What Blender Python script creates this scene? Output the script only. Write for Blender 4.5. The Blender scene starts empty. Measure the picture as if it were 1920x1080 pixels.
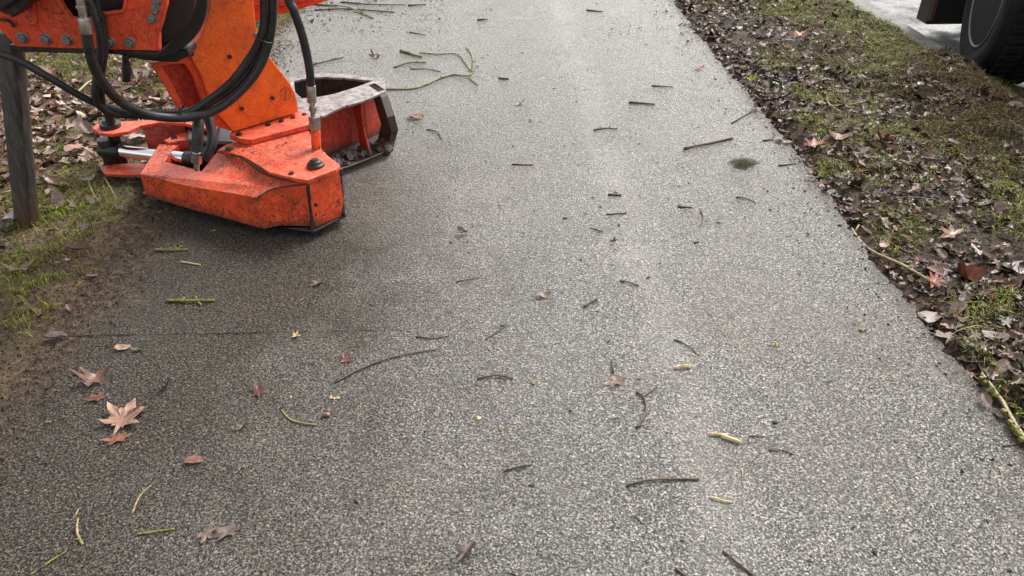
import bpy, bmesh, math, random
import numpy as np
from mathutils import Vector, Matrix
R = math.radians
C = bpy.context.scene.collection
scene = bpy.context.scene

# ---------------------------------------------------------------- camera
FPX, PITCH, YAW, H = 1440.0, R(34.5), R(1.74), 1.6
cam_d = bpy.data.cameras.new('camera'); cam = bpy.data.objects.new('camera', cam_d); C.objects.link(cam)
cam_d.sensor_width = 36; cam_d.lens = 36 * FPX / 1920; cam_d.clip_end = 500; cam_d.clip_start = .02
cam.location = (0, 0, H); cam.rotation_euler = (R(90) - PITCH, 0, -YAW)
scene.camera = cam

# ---------------------------------------------------------------- light
SUN_EL, SUN_AZ = R(46), R(42)          # azimuth from +Y towards +X
w = bpy.data.worlds.new('World'); scene.world = w; w.use_nodes = True
nt = w.node_tree; nt.nodes.clear()
sky = nt.nodes.new('ShaderNodeTexSky'); sky.sky_type = 'NISHITA'; sky.sun_disc = False
sky.sun_elevation = SUN_EL; sky.sun_rotation = SUN_AZ; sky.dust_density = 4; sky.air_density = 1.2
hs = nt.nodes.new('ShaderNodeHueSaturation'); hs.inputs['Saturation'].default_value = .22
bg = nt.nodes.new('ShaderNodeBackground'); bg.inputs['Strength'].default_value = .145
wo = nt.nodes.new('ShaderNodeOutputWorld')
nt.links.new(sky.outputs[0], hs.inputs['Color']); nt.links.new(hs.outputs[0], bg.inputs['Color']); nt.links.new(bg.outputs[0], wo.inputs[0])
sl = bpy.data.lights.new('sun', 'SUN'); sl.energy = 1.5; sl.angle = R(18); sl.color = (1, .975, .94)
so = bpy.data.objects.new('sun', sl); C.objects.link(so)
d = Vector((math.sin(SUN_AZ) * math.cos(SUN_EL), math.cos(SUN_AZ) * math.cos(SUN_EL), math.sin(SUN_EL)))
so.rotation_euler = d.to_track_quat('Z', 'Y').to_euler(); so.location = d * 20
scene.view_settings.view_transform = 'Standard'; scene.view_settings.look = 'None'
scene.view_settings.gamma = 1; scene.view_settings.exposure = 1.08

# ---------------------------------------------------------------- pixel (1920x1080) -> world point helpers
def ray(x, y):
    a = (x - 960) / FPX; b = -(y - 540) / FPX
    v = Vector((a, math.cos(PITCH) + b * math.sin(PITCH), -math.sin(PITCH) + b * math.cos(PITCH)))
    c, s = math.cos(-YAW), math.sin(-YAW)
    return Vector((c * v.x - s * v.y, s * v.x + c * v.y, v.z))
O = Vector((0, 0, H))
def G(x, y, z=0.0):
    v = ray(x, y); return O + v * ((z - H) / v.z)
def PY(x, y, Y):
    v = ray(x, y); return O + v * (Y / v.y)
def PP(x, y, p0, n):
    v = ray(x, y); return O + v * ((p0 - O).dot(n) / v.dot(n))

# ---------------------------------------------------------------- tagging
def tag(o, label=None, cat=None, group=None, kind=None):
    if label: o['label'] = label
    if cat: o['category'] = cat
    if group: o['group'] = group
    if kind: o['kind'] = kind
    return o
def empty(name, loc, label, cat, group=None):
    o = bpy.data.objects.new(name, None); C.objects.link(o); o.location = loc; o.empty_display_size = .1
    return tag(o, label, cat, group)
def link(name, me, mat, parent=None):
    if mat is not None and not me.materials: me.materials.append(mat)
    o = bpy.data.objects.new(name, me); C.objects.link(o)
    if parent is not None:
        o.parent = parent
        r = parent; off = Vector(parent.location)
        while r.parent is not None:
            r = r.parent; off += Vector(r.location)
        o.location = -off                    # every mesh is modelled in world coordinates
    return o
def mesh(name, V, F, mat, parent=None, smooth=False, bevel=0):
    me = bpy.data.meshes.new(name); me.from_pydata([tuple(v) for v in V], [], F); me.validate(); me.update()
    bm = bmesh.new(); bm.from_mesh(me); bmesh.ops.recalc_face_normals(bm, faces=bm.faces); bm.to_mesh(me); bm.free()
    if smooth:
        for p in me.polygons: p.use_smooth = True
    o = link(name, me, mat, parent)
    if bevel:
        b = o.modifiers.new('bevel', 'BEVEL'); b.width = bevel; b.segments = 2; b.limit_method = 'ANGLE'; b.angle_limit = R(35)
    return o

# ---------------------------------------------------------------- noise in numpy
def _h(ix, iy, seed):
    n = (ix.astype(np.int64) * 374761393 + iy.astype(np.int64) * 668265263 + seed * 1442695041) & 0xffffffff
    n = ((n ^ (n >> 13)) * 1274126177) & 0xffffffff
    return ((n ^ (n >> 16)) & 0xffffff) / float(0xffffff)
def vn(x, y, s, seed):
    x = np.asarray(x, float) * s + 100; y = np.asarray(y, float) * s + 100
    ix = np.floor(x); iy = np.floor(y); fx = x - ix; fy = y - iy
    fx = fx * fx * (3 - 2 * fx); fy = fy * fy * (3 - 2 * fy)
    a = _h(ix, iy, seed); b = _h(ix + 1, iy, seed); c = _h(ix, iy + 1, seed); dd = _h(ix + 1, iy + 1, seed)
    return (a * (1 - fx) + b * fx) * (1 - fy) + (c * (1 - fx) + dd * fx) * fy
def fbm(x, y, s, seed, oct=4):
    t = 0; a = .5
    for k in range(oct):
        t = t + a * vn(x, y, s * 2 ** k, seed + k * 17); a *= .5
    return t
def sstep(a, b, x):
    t = np.clip((x - a) / (b - a), 0, 1); return t * t * (3 - 2 * t)

# ---------------------------------------------------------------- materials
class NM:
    def __init__(s, name):
        s.m = bpy.data.materials.new(name); s.m.use_nodes = True; s.t = s.m.node_tree
        s.b = s.t.nodes['Principled BSDF']
    def n(s, ty, **kw):
        n = s.t.nodes.new(ty)
        for k, v in kw.items():
            if k in n.inputs: n.inputs[k].default_value = v
            else: setattr(n, k, v)
        return n
    def l(s, a, b): s.t.links.new(a, b)
    def co(s, scale=None, kind='Object'):
        c = s.n('ShaderNodeTexCoord').outputs[kind]
        if scale is not None:
            m = s.n('ShaderNodeMapping'); m.inputs['Scale'].default_value = scale; s.l(c, m.inputs[0]); return m.outputs[0]
        return c
    def noise(s, scale, co=None, detail=4, dist=0, rough=.5):
        n = s.n('ShaderNodeTexNoise', Scale=scale, Detail=detail, Distortion=dist, Roughness=rough)
        if co is not None: s.l(co, n.inputs['Vector'])
        return n.outputs['Fac']
    def ramp(s, fac, stops, interp='LINEAR'):
        r = s.n('ShaderNodeValToRGB'); e = r.color_ramp.elements; r.color_ramp.interpolation = interp
        while len(e) < len(stops): e.new(.5)
        for k, (p, c) in enumerate(stops):
            e[k].position = p; e[k].color = (c, c, c, 1) if isinstance(c, (int, float)) else (*c, 1)
        s.l(fac, r.inputs[0]); return r.outputs[0]
    def mix(s, fac, a, b, mode='MIX'):
        m = s.n('ShaderNodeMix', data_type='RGBA', blend_type=mode)
        for v, i in ((fac, 0), (a, 6), (b, 7)):
            if isinstance(v, (int, float)): m.inputs[i].default_value = v if i == 0 else (v, v, v, 1)
            elif isinstance(v, tuple): m.inputs[i].default_value = (*v, 1)
            else: s.l(v, m.inputs[i])
        return m.outputs[2]
    def math(s, op, a, b=None, c=None, clamp=False):
        m = s.n('ShaderNodeMath', operation=op); m.use_clamp = clamp
        for k, v in enumerate((a, b, c)):
            if v is None: continue
            if isinstance(v, (int, float)): m.inputs[k].default_value = v
            else: s.l(v, m.inputs[k])
        return m.outputs[0]
    def bump(s, h, strength=.5, dist=.01, prev=None):
        b = s.n('ShaderNodeBump', Strength=strength, Distance=dist); s.l(h, b.inputs['Height'])
        if prev is not None: s.l(prev, b.inputs['Normal'])
        return b.outputs[0]
    def out(s, col=None, rough=None, metal=None, normal=None, spec=None):
        for v, k in ((col, 'Base Color'), (rough, 'Roughness'), (metal, 'Metallic'), (normal, 'Normal'), (spec, 'Specular IOR Level')):
            if v is None: continue
            if isinstance(v, (int, float)): s.b.inputs[k].default_value = v
            elif isinstance(v, tuple): s.b.inputs[k].default_value = (*v, 1)
            else: s.l(v, s.b.inputs[k])
        return s.m

def m_asphalt():
    s = NM('wet_asphalt'); co = s.co()
    sep = s.n('ShaderNodeSeparateXYZ'); s.l(co, sep.inputs[0]); X, Y = sep.outputs[0], sep.outputs[1]
    v1 = s.n('ShaderNodeTexVoronoi', Scale=170.0, Randomness=1.0); s.l(co, v1.inputs['Vector'])
    fine = s.noise(172, co, 3, .9, .62)
    stone = s.ramp(v1.outputs['Color'], [(0, (.065, .064, .062)), (.35, (.18, .172, .160)), (.6, (.34, .315, .275)), (.85, (.52, .47, .39)), (1, (.74, .66, .53))])
    binder = s.ramp(s.noise(14, co, 5, .5, .65), [(.4, (.012, .013, .015)), (.65, (.038, .032, .026))])
    col = s.mix(s.ramp(fine, [(.455, 0), (.535, 1)]), binder, stone)
    # blue-grey polished lanes, a pale worn streak, warm dusty film in cloudy patches
    big = s.noise(1.5, co, 6, .7, .62)
    wob = s.math('MULTIPLY', s.math('SUBTRACT', s.noise(1.1, co, 4, .3), .5), .22)
    sx = s.math('ABSOLUTE', s.math('SUBTRACT', s.math('ADD', X, wob), .56))
    streak = s.math('MULTIPLY', s.ramp(sx, [(0, 1), (.13, 0)]), s.ramp(s.noise(3.5, co, 5, .4), [(.35, .25), (.65, 1)]))
    col = s.mix(s.math('MULTIPLY', streak, .24), col, (.50, .47, .43))
    lane = s.ramp(s.math('ABSOLUTE', s.math('SUBTRACT', s.math('ADD', X, wob), .2)), [(0, 1), (.3, 0)])
    col = s.mix(s.math('MULTIPLY', lane, .18), col, (.06, .062, .066))
    film = s.math('MULTIPLY', s.ramp(big, [(.46, 0), (.70, 1)]), .36)
    film = s.math('MULTIPLY', film, s.ramp(s.noise(90, co, 4, .5), [(.35, .35), (.6, 1)]))
    col = s.mix(film, col, (.15, .122, .088))
    col = s.mix(s.math('MULTIPLY', s.ramp(s.noise(5.2, co, 6, .9, .65), [(.58, 0), (.70, 1)]), .45), col, (.035, .028, .022))
    # mud carried onto the asphalt from the left verge
    edge = s.noise(5.5, co, 7, .7, .65)
    grit = s.noise(75, co, 5, .6, .7)
    mfac = s.math('ADD', s.math('ADD', s.math('MULTIPLY', X, -4.2), s.math('MULTIPLY', edge, 2.6)), s.math('MULTIPLY', s.math('SUBTRACT', grit, .5), 1.9))
    mfac = s.math('MULTIPLY', s.ramp(s.math('SUBTRACT', s.math('ADD', mfac, s.math('MULTIPLY', s.ramp(s.math('ABSOLUTE', s.math('SUBTRACT', Y, 2.45)), [(0, 1), (.65, 0)]), .45)), 6.98), [(0, 0), (.45, .7), (1, 1)]), .93)
    mud = s.ramp(s.noise(34, co, 7, .4, .7), [(.3, (.025, .018, .012)), (.5, (.10, .068, .044)), (.72, (.27, .195, .13))])
    # wet silty film over the left half, plus the trees' dark reflection painted in
    silt_shade = s.math('ADD', s.math('ADD', s.math('MULTIPLY', X, -.80), s.math('MULTIPLY', fine, .35)), s.math('MULTIPLY', s.noise(1.9, co, 8, .8, .68), 1.1))
    # machine's shadow and dark reflection painted as a ragged patch in front of it
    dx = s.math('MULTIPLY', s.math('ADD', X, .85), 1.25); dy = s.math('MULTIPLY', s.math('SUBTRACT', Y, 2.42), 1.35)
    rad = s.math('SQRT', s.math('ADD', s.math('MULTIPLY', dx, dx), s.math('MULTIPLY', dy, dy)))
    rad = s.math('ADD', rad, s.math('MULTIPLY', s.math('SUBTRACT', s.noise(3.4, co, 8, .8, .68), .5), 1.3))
    silt_shade = s.math('ADD', silt_shade, s.math('MULTIPLY', s.ramp(rad, [(.30, 1), (.78, 0)]), .42))
    sf = s.math('MULTIPLY', s.ramp(s.math('SUBTRACT', silt_shade, .56), [(0, 0), (.4, .5), (1.0, 1)]), .90)
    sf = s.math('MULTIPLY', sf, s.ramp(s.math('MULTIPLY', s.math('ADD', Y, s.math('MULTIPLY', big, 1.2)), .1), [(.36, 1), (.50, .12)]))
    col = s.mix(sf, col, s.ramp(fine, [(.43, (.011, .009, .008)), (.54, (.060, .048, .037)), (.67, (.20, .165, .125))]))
    col = s.mix(mfac, col, mud)
    # dirt along the right rim
    rf = s.math('ADD', s.math('ADD', s.math('SUBTRACT', X, 1.5), s.math('MULTIPLY', edge, .20)), s.math('MULTIPLY', s.math('SUBTRACT', grit, .5), .22))
    rf = s.math('MULTIPLY', s.ramp(rf, [(.02, 0), (.10, 1)]), .75)
    col = s.mix(rf, col, (.055, .038, .026))
    # transverse joint, partly open
    jn = s.noise(9, co, 5, 0)
    yj = s.math('ABSOLUTE', s.math('SUBTRACT', s.math('ADD', Y, s.math('MULTIPLY', s.noise(26, co, 4), .018)), 2.092))
    jw = s.math('MULTIPLY', s.ramp(s.math('ADD', X, .5), [(0, 1), (.08, 1), (.14, .12), (1, .1)]), s.ramp(jn, [(.40, .25), (.52, 1)]))
    joint = s.math('MULTIPLY', s.ramp(yj, [(.0015, 1), (.0055, 0)]), jw)
    col = s.mix(joint, col, (.006, .005, .005))
    n1 = s.bump(v1.outputs['Distance'], .8, .0035)
    h2 = s.math('ADD', fine, s.math('MULTIPLY', s.noise(60, co, 2, 1.2), 1.2))
    n2 = s.bump(h2, 1.0, .0075, n1)
    n3 = s.bump(s.math('MULTIPLY', joint, -1.0), .9, .004, n2)
    n4 = s.bump(s.noise(2.2, co, 3), .3, .025, n3)
    wet = s.noise(.9, co, 5, .5)
    rough = s.math('ADD', s.math('MULTIPLY', mfac, .3), s.ramp(wet, [(.35, .24), (.65, .38)]))
    rough = s.math('ADD', rough, s.math('MULTIPLY', sf, .10))
    spc = s.math('MULTIPLY', s.math('SUBTRACT', 1.0, s.math('MULTIPLY', sf, 1.0), clamp=True), s.math('SUBTRACT', 1.0, s.math('MULTIPLY', mfac, .8), clamp=True))
    return s.out(col, rough, 0.0, n4, s.math('ADD', s.math('MULTIPLY', spc, .60), .10))

def m_mud(name, a, b):
    s = NM(name); co = s.co()
    col = s.ramp(s.noise(18, co, 8, .4, .7), [(.28, a), (.6, b), (.8, tuple(min(1, c * 2) for c in b))])
    col = s.mix(s.ramp(s.noise(3.2, co, 4), [(.5, 0), (.65, .5)]), col, (.03, .04, .012))
    n = s.bump(s.noise(60, co, 6, .6, .7), .9, .02)
    return s.out(col, s.ramp(s.noise(7, co), [(.3, .5), (.7, .85)]), 0.0, n, .22)

def m_attr(name, rough=(.3, .6), bumpscale=60, bumps=.4, spec=.5, veins=False, trans=0):
    s = NM(name); a = s.n('ShaderNodeAttribute', attribute_name='col'); co = s.co()
    col = s.mix(1.0, a.outputs['Color'], s.ramp(s.noise(bumpscale, co, 5, .4, .65), [(.3, .45), (.75, 1.35)]), 'MULTIPLY')
    n = s.bump(s.noise(bumpscale * 2, co, 4), bumps, .004)
    return s.out(col, s.ramp(s.noise(bumpscale * .5, co), [(.35, rough[0]), (.65, rough[1])]), 0.0, n, spec)

def m_paint(name, base, dirt=.5, top=(.82, .16, .07), rough=.33):
    s = NM(name); co = s.co()
    geo = s.n('ShaderNodeNewGeometry')
    col = s.mix(s.ramp(s.noise(9, co, 5, .6), [(.35, 0), (.7, .7)]), base, tuple(c * f for c, f in zip(base, (.72, .62, .7))))
    # sun-faded chalky film
    col = s.mix(s.math('MULTIPLY', s.ramp(s.noise(55, co, 6, .6, .7), [(.45, 0), (.62, 1)]), .38 * dirt), col, (.80, .20, .12))
    g = s.ramp(s.noise(46, co, 8, 1.0, .75), [(.53, 0), (.66, 1)])
    col = s.mix(s.math('MULTIPLY', s.math('MULTIPLY', g, s.ramp(s.noise(4.5, co, 4, .5), [(.4, .15), (.6, 1)])), .8 * dirt), col, (.10, .028, .014))
    grime = s.ramp(s.noise(6, co, 7, .8, .7), [(.50, 0), (.66, 1)])
    col = s.mix(s.math('MULTIPLY', grime, .45 * dirt), col, (.075, .032, .02))
    chip = s.ramp(s.noise(24, co, 9, 1.4, .70), [(.665 - .05 * dirt, 0), (.675 - .05 * dirt, 1)])
    chip2 = s.math('MULTIPLY', s.ramp(s.noise(70, s.co((1, 1, .6)), 4, 2.2, .6), [(.60, 0), (.615, 1)]), s.ramp(s.noise(5, co, 3, .5), [(.44, 0), (.56, 1)]))
    wear = s.math('MAXIMUM', chip, chip2)
    clus = s.ramp(s.noise(3.6, co, 4, .8, .6), [(.40, .25), (.54, 1)])
    for sc_, scl, c0, m0, wd in ((9, (1, 1, 1), .5, .45, .006), (16, (1, 1, .35), .47, .47, .008), (14, (.35, 1, 1), .53, .46, .006), (24, (1, .4, 1), .5, .47, .009)):
        n_ = s.noise(sc_, s.co(scl), 2, 3.2, .5)
        ln = s.ramp(s.math('ABSOLUTE', s.math('SUBTRACT', n_, c0)), [(wd * 1.2, 1), (wd * 2.1, 0)])
        mk = s.ramp(s.noise(sc_ * .45, co, 3, .5), [(m0, 0), (m0 + .05, 1)])
        wear = s.math('MAXIMUM', wear, s.math('MULTIPLY', s.math('MULTIPLY', ln, mk), clus))
    bev = s.n('ShaderNodeBevel', samples=4, Radius=.007)
    dot = s.n('ShaderNodeVectorMath', operation='DOT_PRODUCT'); s.l(bev.outputs[0], dot.inputs[0]); s.l(geo.outputs['Normal'], dot.inputs[1])
    e = s.math('MULTIPLY', s.ramp(dot.outputs['Value'], [(.86, 1), (.99, 0)]), s.ramp(s.noise(42, co, 4, .8), [(.42, 0), (.54, 1)]))
    wear = s.math('MULTIPLY', s.math('MAXIMUM', wear, e), min(1, dirt * 1.15))
    steel = s.ramp(s.noise(60, co, 4), [(.35, (.012, .008, .006)), (.65, (.055, .034, .026))])
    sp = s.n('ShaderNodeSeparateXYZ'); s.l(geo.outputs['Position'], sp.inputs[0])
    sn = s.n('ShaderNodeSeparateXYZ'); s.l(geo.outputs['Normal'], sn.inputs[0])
    film = s.math('MULTIPLY', s.ramp(sn.outputs[2], [(.6, 0), (.95, 1)]), s.ramp(s.noise(30, co, 6, .5, .7), [(.38, .0), (.62, .30)]))  # dust on up-facing surfaces, with their pinkish wet sheen painted in
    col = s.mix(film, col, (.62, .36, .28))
    col = s.mix(wear, col, steel)
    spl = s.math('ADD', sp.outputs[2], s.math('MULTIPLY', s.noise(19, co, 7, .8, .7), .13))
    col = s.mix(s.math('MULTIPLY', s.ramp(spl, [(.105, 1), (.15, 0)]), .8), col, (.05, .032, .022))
    n = s.bump(s.noise(120, co, 4, .3), .16, .002)
    n = s.bump(s.math('MULTIPLY', wear, -1.0), .5, .0015, n)
    rgh = s.math('ADD', rough - .03, s.math('MULTIPLY', s.noise(20, co, 5), .28))
    return s.out(col, rgh, 0.0, n, .42)

def m_plain(name, col, rough=.5, metal=0.0, var=.35, scale=30, bump=.15, spec=.5):
    s = NM(name); co = s.co()
    c = s.ramp(s.noise(scale, co, 6, .5, .65), [(.3, tuple(x * (1 - var) for x in col)), (.7, tuple(min(1, x * (1 + var)) for x in col))])
    n = s.bump(s.noise(scale * 4, co, 4), bump, .002)
    r = s.math('ADD', rough - .08, s.math('MULTIPLY', s.noise(scale * .7, co), .16))
    return s.out(c, r, metal, n, spec)

def m_wood():
    s = NM('weathered_wood'); co = s.co((22, 22, 1.3))
    f = s.noise(3.2, co, 7, .8, .65)
    col = s.ramp(f, [(.3, (.014, .012, .010)), (.55, (.055, .050, .043)), (.75, (.13, .12, .105))])
    z = s.n('ShaderNodeSeparateXYZ'); s.l(s.co(), z.inputs[0])
    low = s.ramp(s.math('ADD', z.outputs[2], s.math('MULTIPLY', s.noise(14, s.co(), 4), .12)), [(.10, 1), (.24, 0)])
    col = s.mix(s.math('MULTIPLY', low, .75), col, (.075, .03, .014))
    return s.out(col, .6, 0.0, s.bump(f, .8, .006), .4)

def m_bark(name, dark, light, moss=None, amount=.5):
    s = NM(name); co = s.co()
    col = s.ramp(s.noise(90, co, 5, .5, .65), [(.3, dark), (.65, light)])
    if moss:
        col = s.mix(s.ramp(s.noise(26, co, 3, .4), [(.62 - .3 * amount, 0), (.68 - .3 * amount, 1)]), col, moss)
    return s.out(col, .5, 0.0, s.bump(s.noise(180, co, 4), .5, .004), .45)

M = {}
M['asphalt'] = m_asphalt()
M['mud_r'] = m_mud('dark_wet_soil', (.018, .011, .007), (.075, .046, .027))
M['mud_l'] = m_mud('brown_wet_soil', (.035, .022, .013), (.17, .115, .07))
M['leaf'] = m_attr('fallen_leaves', (.3, .6), 45, .5, .38)
M['grass'] = m_attr('short_grass', (.5, .7), 20, .1, .15)
M['dirt'] = m_attr('soil_crumbs', (.45, .8), 60, .5, .25)
M['orange'] = m_paint('orange_paint_worn', (.86, .078, .010), .95)
M['orange_clean'] = m_paint('orange_paint', (.90, .130, .001), .42, rough=.42)
M['orange_plate'] = m_paint('orange_red_paint', (.80, .068, .012), .55, rough=.38)
M['red'] = m_paint('red_brown_paint', (.50, .036, .012), .8)
M['rubber'] = m_plain('hose_rubber', (.017, .017, .018), .46, var=.75, scale=26, bump=.4)
M['black'] = m_plain('black_oily_steel', (.010, .010, .011), .38, scale=20)
M['maroon'] = m_plain('dark_drum_steel', (.016, .009, .010), .35, scale=16)
M['steel'] = m_plain('zinc_fitting', (.42, .40, .36), .32, .95, .3, 60, .2)
M['bolt'] = m_plain('grey_bolt', (.22, .22, .22), .38, .8, .4, 90, .3)
M['chrome'] = m_plain('chrome_rod', (.80, .80, .82), .09, 1.0, .05, 20, .02)
M['worn'] = m_plain('worn_bare_steel', (.045, .036, .032), .45, .5, .6, 45, .4)
M['muddy'] = m_plain('mud_caked_steel', (.040, .028, .022), .6, 0, .6, 40, .9)
M['tyre'] = m_plain('tyre_rubber', (.010, .010, .010), .75, 0, .5, 12, .5, .2)
M['rim'] = m_plain('dull_rim_steel', (.13, .12, .11), .5, .2, .4, 14, .2)
M['truckblack'] = m_plain('black_chassis', (.010, .010, .011), .5, scale=12)
M['rust'] = m_plain('rusty_strip', (.11, .05, .025), .6, scale=25)
M['wood'] = m_wood()
M['kerb'] = m_plain('weathered_concrete', (.16, .15, .13), .7, 0, .5, 14, .5, .2)
M['bark'] = m_bark('brown_twig_bark', (.030, .020, .013), (.13, .085, .05))
M['bark_dark'] = m_bark('dark_twig_bark', (.012, .011, .009), (.05, .042, .032))
M['bark_moss'] = m_bark('green_twig_bark', (.04, .04, .018), (.12, .11, .055), (.20, .21, .03), .55)
M['bark_pale'] = m_bark('pale_twig_bark', (.16, .11, .055), (.36, .27, .14), (.15, .17, .03), .15)
M['moss'] = m_bark('yellow_green_moss', (.06, .065, .014), (.22, .22, .035))
M['wood_pale'] = m_bark('split_pale_wood', (.30, .20, .08), (.62, .47, .24))
def m_road():
    s = NM('wet_road'); co = s.co()
    v = s.n('ShaderNodeTexVoronoi', Scale=60.0); s.l(co, v.inputs['Vector'])
    col = s.ramp(v.outputs['Color'], [(0, (.03, .03, .03)), (1, (.17, .165, .155))])
    n = s.bump(s.noise(40, co, 4), .4, .006)
    return s.out(col, s.ramp(s.noise(4, co, 4), [(.40, .30), (.60, .75)]), 0.0, n, .22)
M['road'] = m_road()

# ================================================================ SETTING
def grid(name, x0, x1, y0, y1, step, hf, mat, kind='structure'):
    nx = int((x1 - x0) / step) + 1; ny = int((y1 - y0) / step) + 1
    xs = np.linspace(x0, x1, nx); ys = np.linspace(y0, y1, ny)
    XX, YY = np.meshgrid(xs, ys); ZZ = hf(XX, YY)
    V = np.stack([XX.ravel(), YY.ravel(), ZZ.ravel()], 1)
    i = np.arange(nx - 1)[None, :] + nx * np.arange(ny - 1)[:, None]
    F = np.stack([i, i + 1, i + 1 + nx, i + nx], -1).reshape(-1, 4)
    me = bpy.data.meshes.new(name); me.from_pydata(V.tolist(), [], F.tolist()); me.update()
    for p in me.polygons: p.use_smooth = True
    return tag(link(name, me, mat), kind=kind)

PX0, PX1 = -1.62, 1.497
# base terrain out to the horizon
me = bpy.data.meshes.new('ground'); me.from_pydata([(-200, -200, -.16), (200, -200, -.16), (200, 300, -.16), (-200, 300, -.16)], [], [(0, 1, 2, 3)])
tag(link('ground', me, M['mud_l']), kind='structure')

def path_edge(y):            # slight wobble of the right-hand edge
    return PX1 + .010 * np.sin(y * 2.1) + .030 * (vn(y, y * 0, 5, 5) - .5) + .016 * (vn(y, y * 0, 19, 6) - .5)
def path_mesh():
    ys = np.concatenate([np.arange(-1.5, 9, .02), np.arange(9, 40, .3)]); rr_ = random.Random(4); V = []; F = []
    for y in ys:
        e = float(path_edge(y)) + rr_.uniform(-.006, .004) - (rr_.uniform(.006, .02) if rr_.random() < .10 else 0); V += [(PX0, y, 0), (e, y, 0), (e + .004, y, -.12), (PX0, y, -.12)]
    for k in range(len(ys) - 1):
        a = 4 * k; F += [(a, a + 1, a + 5, a + 4), (a + 1, a + 2, a + 6, a + 5)]
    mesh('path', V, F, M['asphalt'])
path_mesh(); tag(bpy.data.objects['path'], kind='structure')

def hR(x, y):
    e = sstep(1.50, 1.62, x)
    h = -.030 + e * (.022 + .075 * (fbm(x, y, 3.1, 11) - .45) + .035 * (fbm(x, y, 13, 23, 3) - .45))
    # turf heaped up beside the wheel
    h = h + .13 * np.exp(-(((x - 2.62) / .28) ** 2 + ((y - 4.05) / .55) ** 2)) + .10 * np.exp(-(((x - 2.75) / .2) ** 2 + ((y - 4.5) / .35) ** 2))
    h = h + .07 * np.exp(-(((x - 2.75) / .25) ** 2 + ((y - 3.3) / .5) ** 2))
    fall = sstep(2.86, 3.06, x + .16 * (vn(x * 0, y, 3, 31) - .5) - .34 * sstep(4.75, 4.25, y))
    return h * (1 - fall) - .125 * fall
grid('verge_soil_right', 1.485, 3.46, .3, 12, .018, hR, M['mud_r'])
def hL(x, y):
    e = sstep(-1.40 + 0, -1.62, x + .16 * (fbm(x * 0 + 3, y, 2.4, 41) - .45) + .05 * (vn(x, y, 16, 43) - .5))
    h = -.03 + e * (.045 + .06 * (fbm(x, y, 2.7, 51) - .45) + .03 * (fbm(x, y, 12, 61, 3) - .45))
    return h
grid('verge_soil_left', -5.2, -1.22, .3, 12, .022, hL, M['mud_l'])

# concrete channel kerb and the wet road behind the verge
ys = np.arange(1, 16, .5); V = []; F = []
prof = [(2.84, -.13), (2.84, -.018), (2.86, -.012), (3.10, -.014), (3.115, -.022), (3.125, -.075), (3.125, -.14)]
for k, y in enumerate(ys):
    V += [(x, y, z) for x, z in prof]
n = len(prof)
for k in range(len(ys) - 1):
    for j in range(n - 1): F.append((k * n + j, k * n + j + 1, (k + 1) * n + j + 1, (k + 1) * n + j))
tag(mesh('kerb', V, F, M['kerb'], bevel=.004), kind='structure')
def hRoad(x, y): return -.075 + .008 * (fbm(x, y, 2, 71) - .5) - .006 * np.exp(-((x - 3.2) / .08) ** 2)
grid('road', 3.122, 8, .5, 14, .1, hRoad, M['road'])

# ---------------------------------------------------------------- leaf shapes
def outline(kind, rnd):
    if kind == 'maple':
        tips = [(0, 1.0), (52, .95), (-52, .95), (104, .72), (-104, .72), (27, .62), (-27, .62), (150, .38), (-150, .38)]
        pts = []
        for dg, rr in sorted(tips):
            rr *= rnd.uniform(.88, 1.08)
            for da, f in ((-11, .70), (-5.5, .82), (0, 1.0), (5.5, .84), (11, .70), (14, .56)):
                a = math.radians(dg + da * (1.25 if rr > .6 else 1)); q = rr * f * .56 * rnd.uniform(.95, 1.05)
                pts.append((q * math.cos(a), q * math.sin(a)))
        pts.append((-.30, .012)); pts.append((-.30, -.012))
        return pts
        n = 30; pts = []
        for k in range(n):
            a = 2 * math.pi * k / n
            lob = abs(math.cos(2.5 * a)) ** 1.6
            r = .30 + .70 * lob * (1 - .35 * (math.cos(a) < -.6))
            r *= (1 + (.10 if k % 2 else -.10)) * rnd.uniform(.9, 1.08)
            pts.append((r * math.cos(a) * .5, r * math.sin(a) * .5))
        return pts
    if kind == 'oak':
        n = 22; pts = []
        for k in range(n):
            a = 2 * math.pi * k / n
            r = (.34 + .13 * math.cos(6 * a)) * rnd.uniform(.9, 1.1)
            pts.append((1.35 * r * math.cos(a), .8 * r * math.sin(a)))
        return pts
    n = 12
    return [(.5 * math.cos(2 * math.pi * k / n), .30 * math.sin(2 * math.pi * k / n) * (1 - .25 * math.cos(2 * math.pi * k / n)) * rnd.uniform(.85, 1.1)) for k in range(n)]
def leaf_geo(kind, seed, curl=.25):
    rnd = random.Random(seed); P = outline(kind, rnd); n = len(P)
    V = [(0, 0, 0)]; F = []
    ph = rnd.uniform(0, 6.28); c1 = curl * rnd.uniform(.5, 1.5); c2 = curl * rnd.uniform(-.9, .9); ax = rnd.uniform(0, 6.28)
    fold = rnd.uniform(0, .5) * curl * 2
    def Z(x, y):
        u = x * math.cos(ax) + y * math.sin(ax)
        return c1 * (x * x + y * y) * 1.4 * (.6 + .6 * math.sin(2 * math.atan2(y, x) + ph)) + c2 * u * abs(u) * 1.5 + fold * abs(y) + .02 * math.sin(17 * x + ph) + .02 * math.sin(21 * y)
    for f in (.5, 1):
        for (x, y) in P: V.append((x * f, y * f, Z(x * f, y * f)))
    for k in range(n):
        j = (k + 1) % n
        F.append((0, 1 + k, 1 + j)); F.append((1 + k, 1 + n + k, 1 + n + j, 1 + j))
    return np.array(V, float), F
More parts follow.
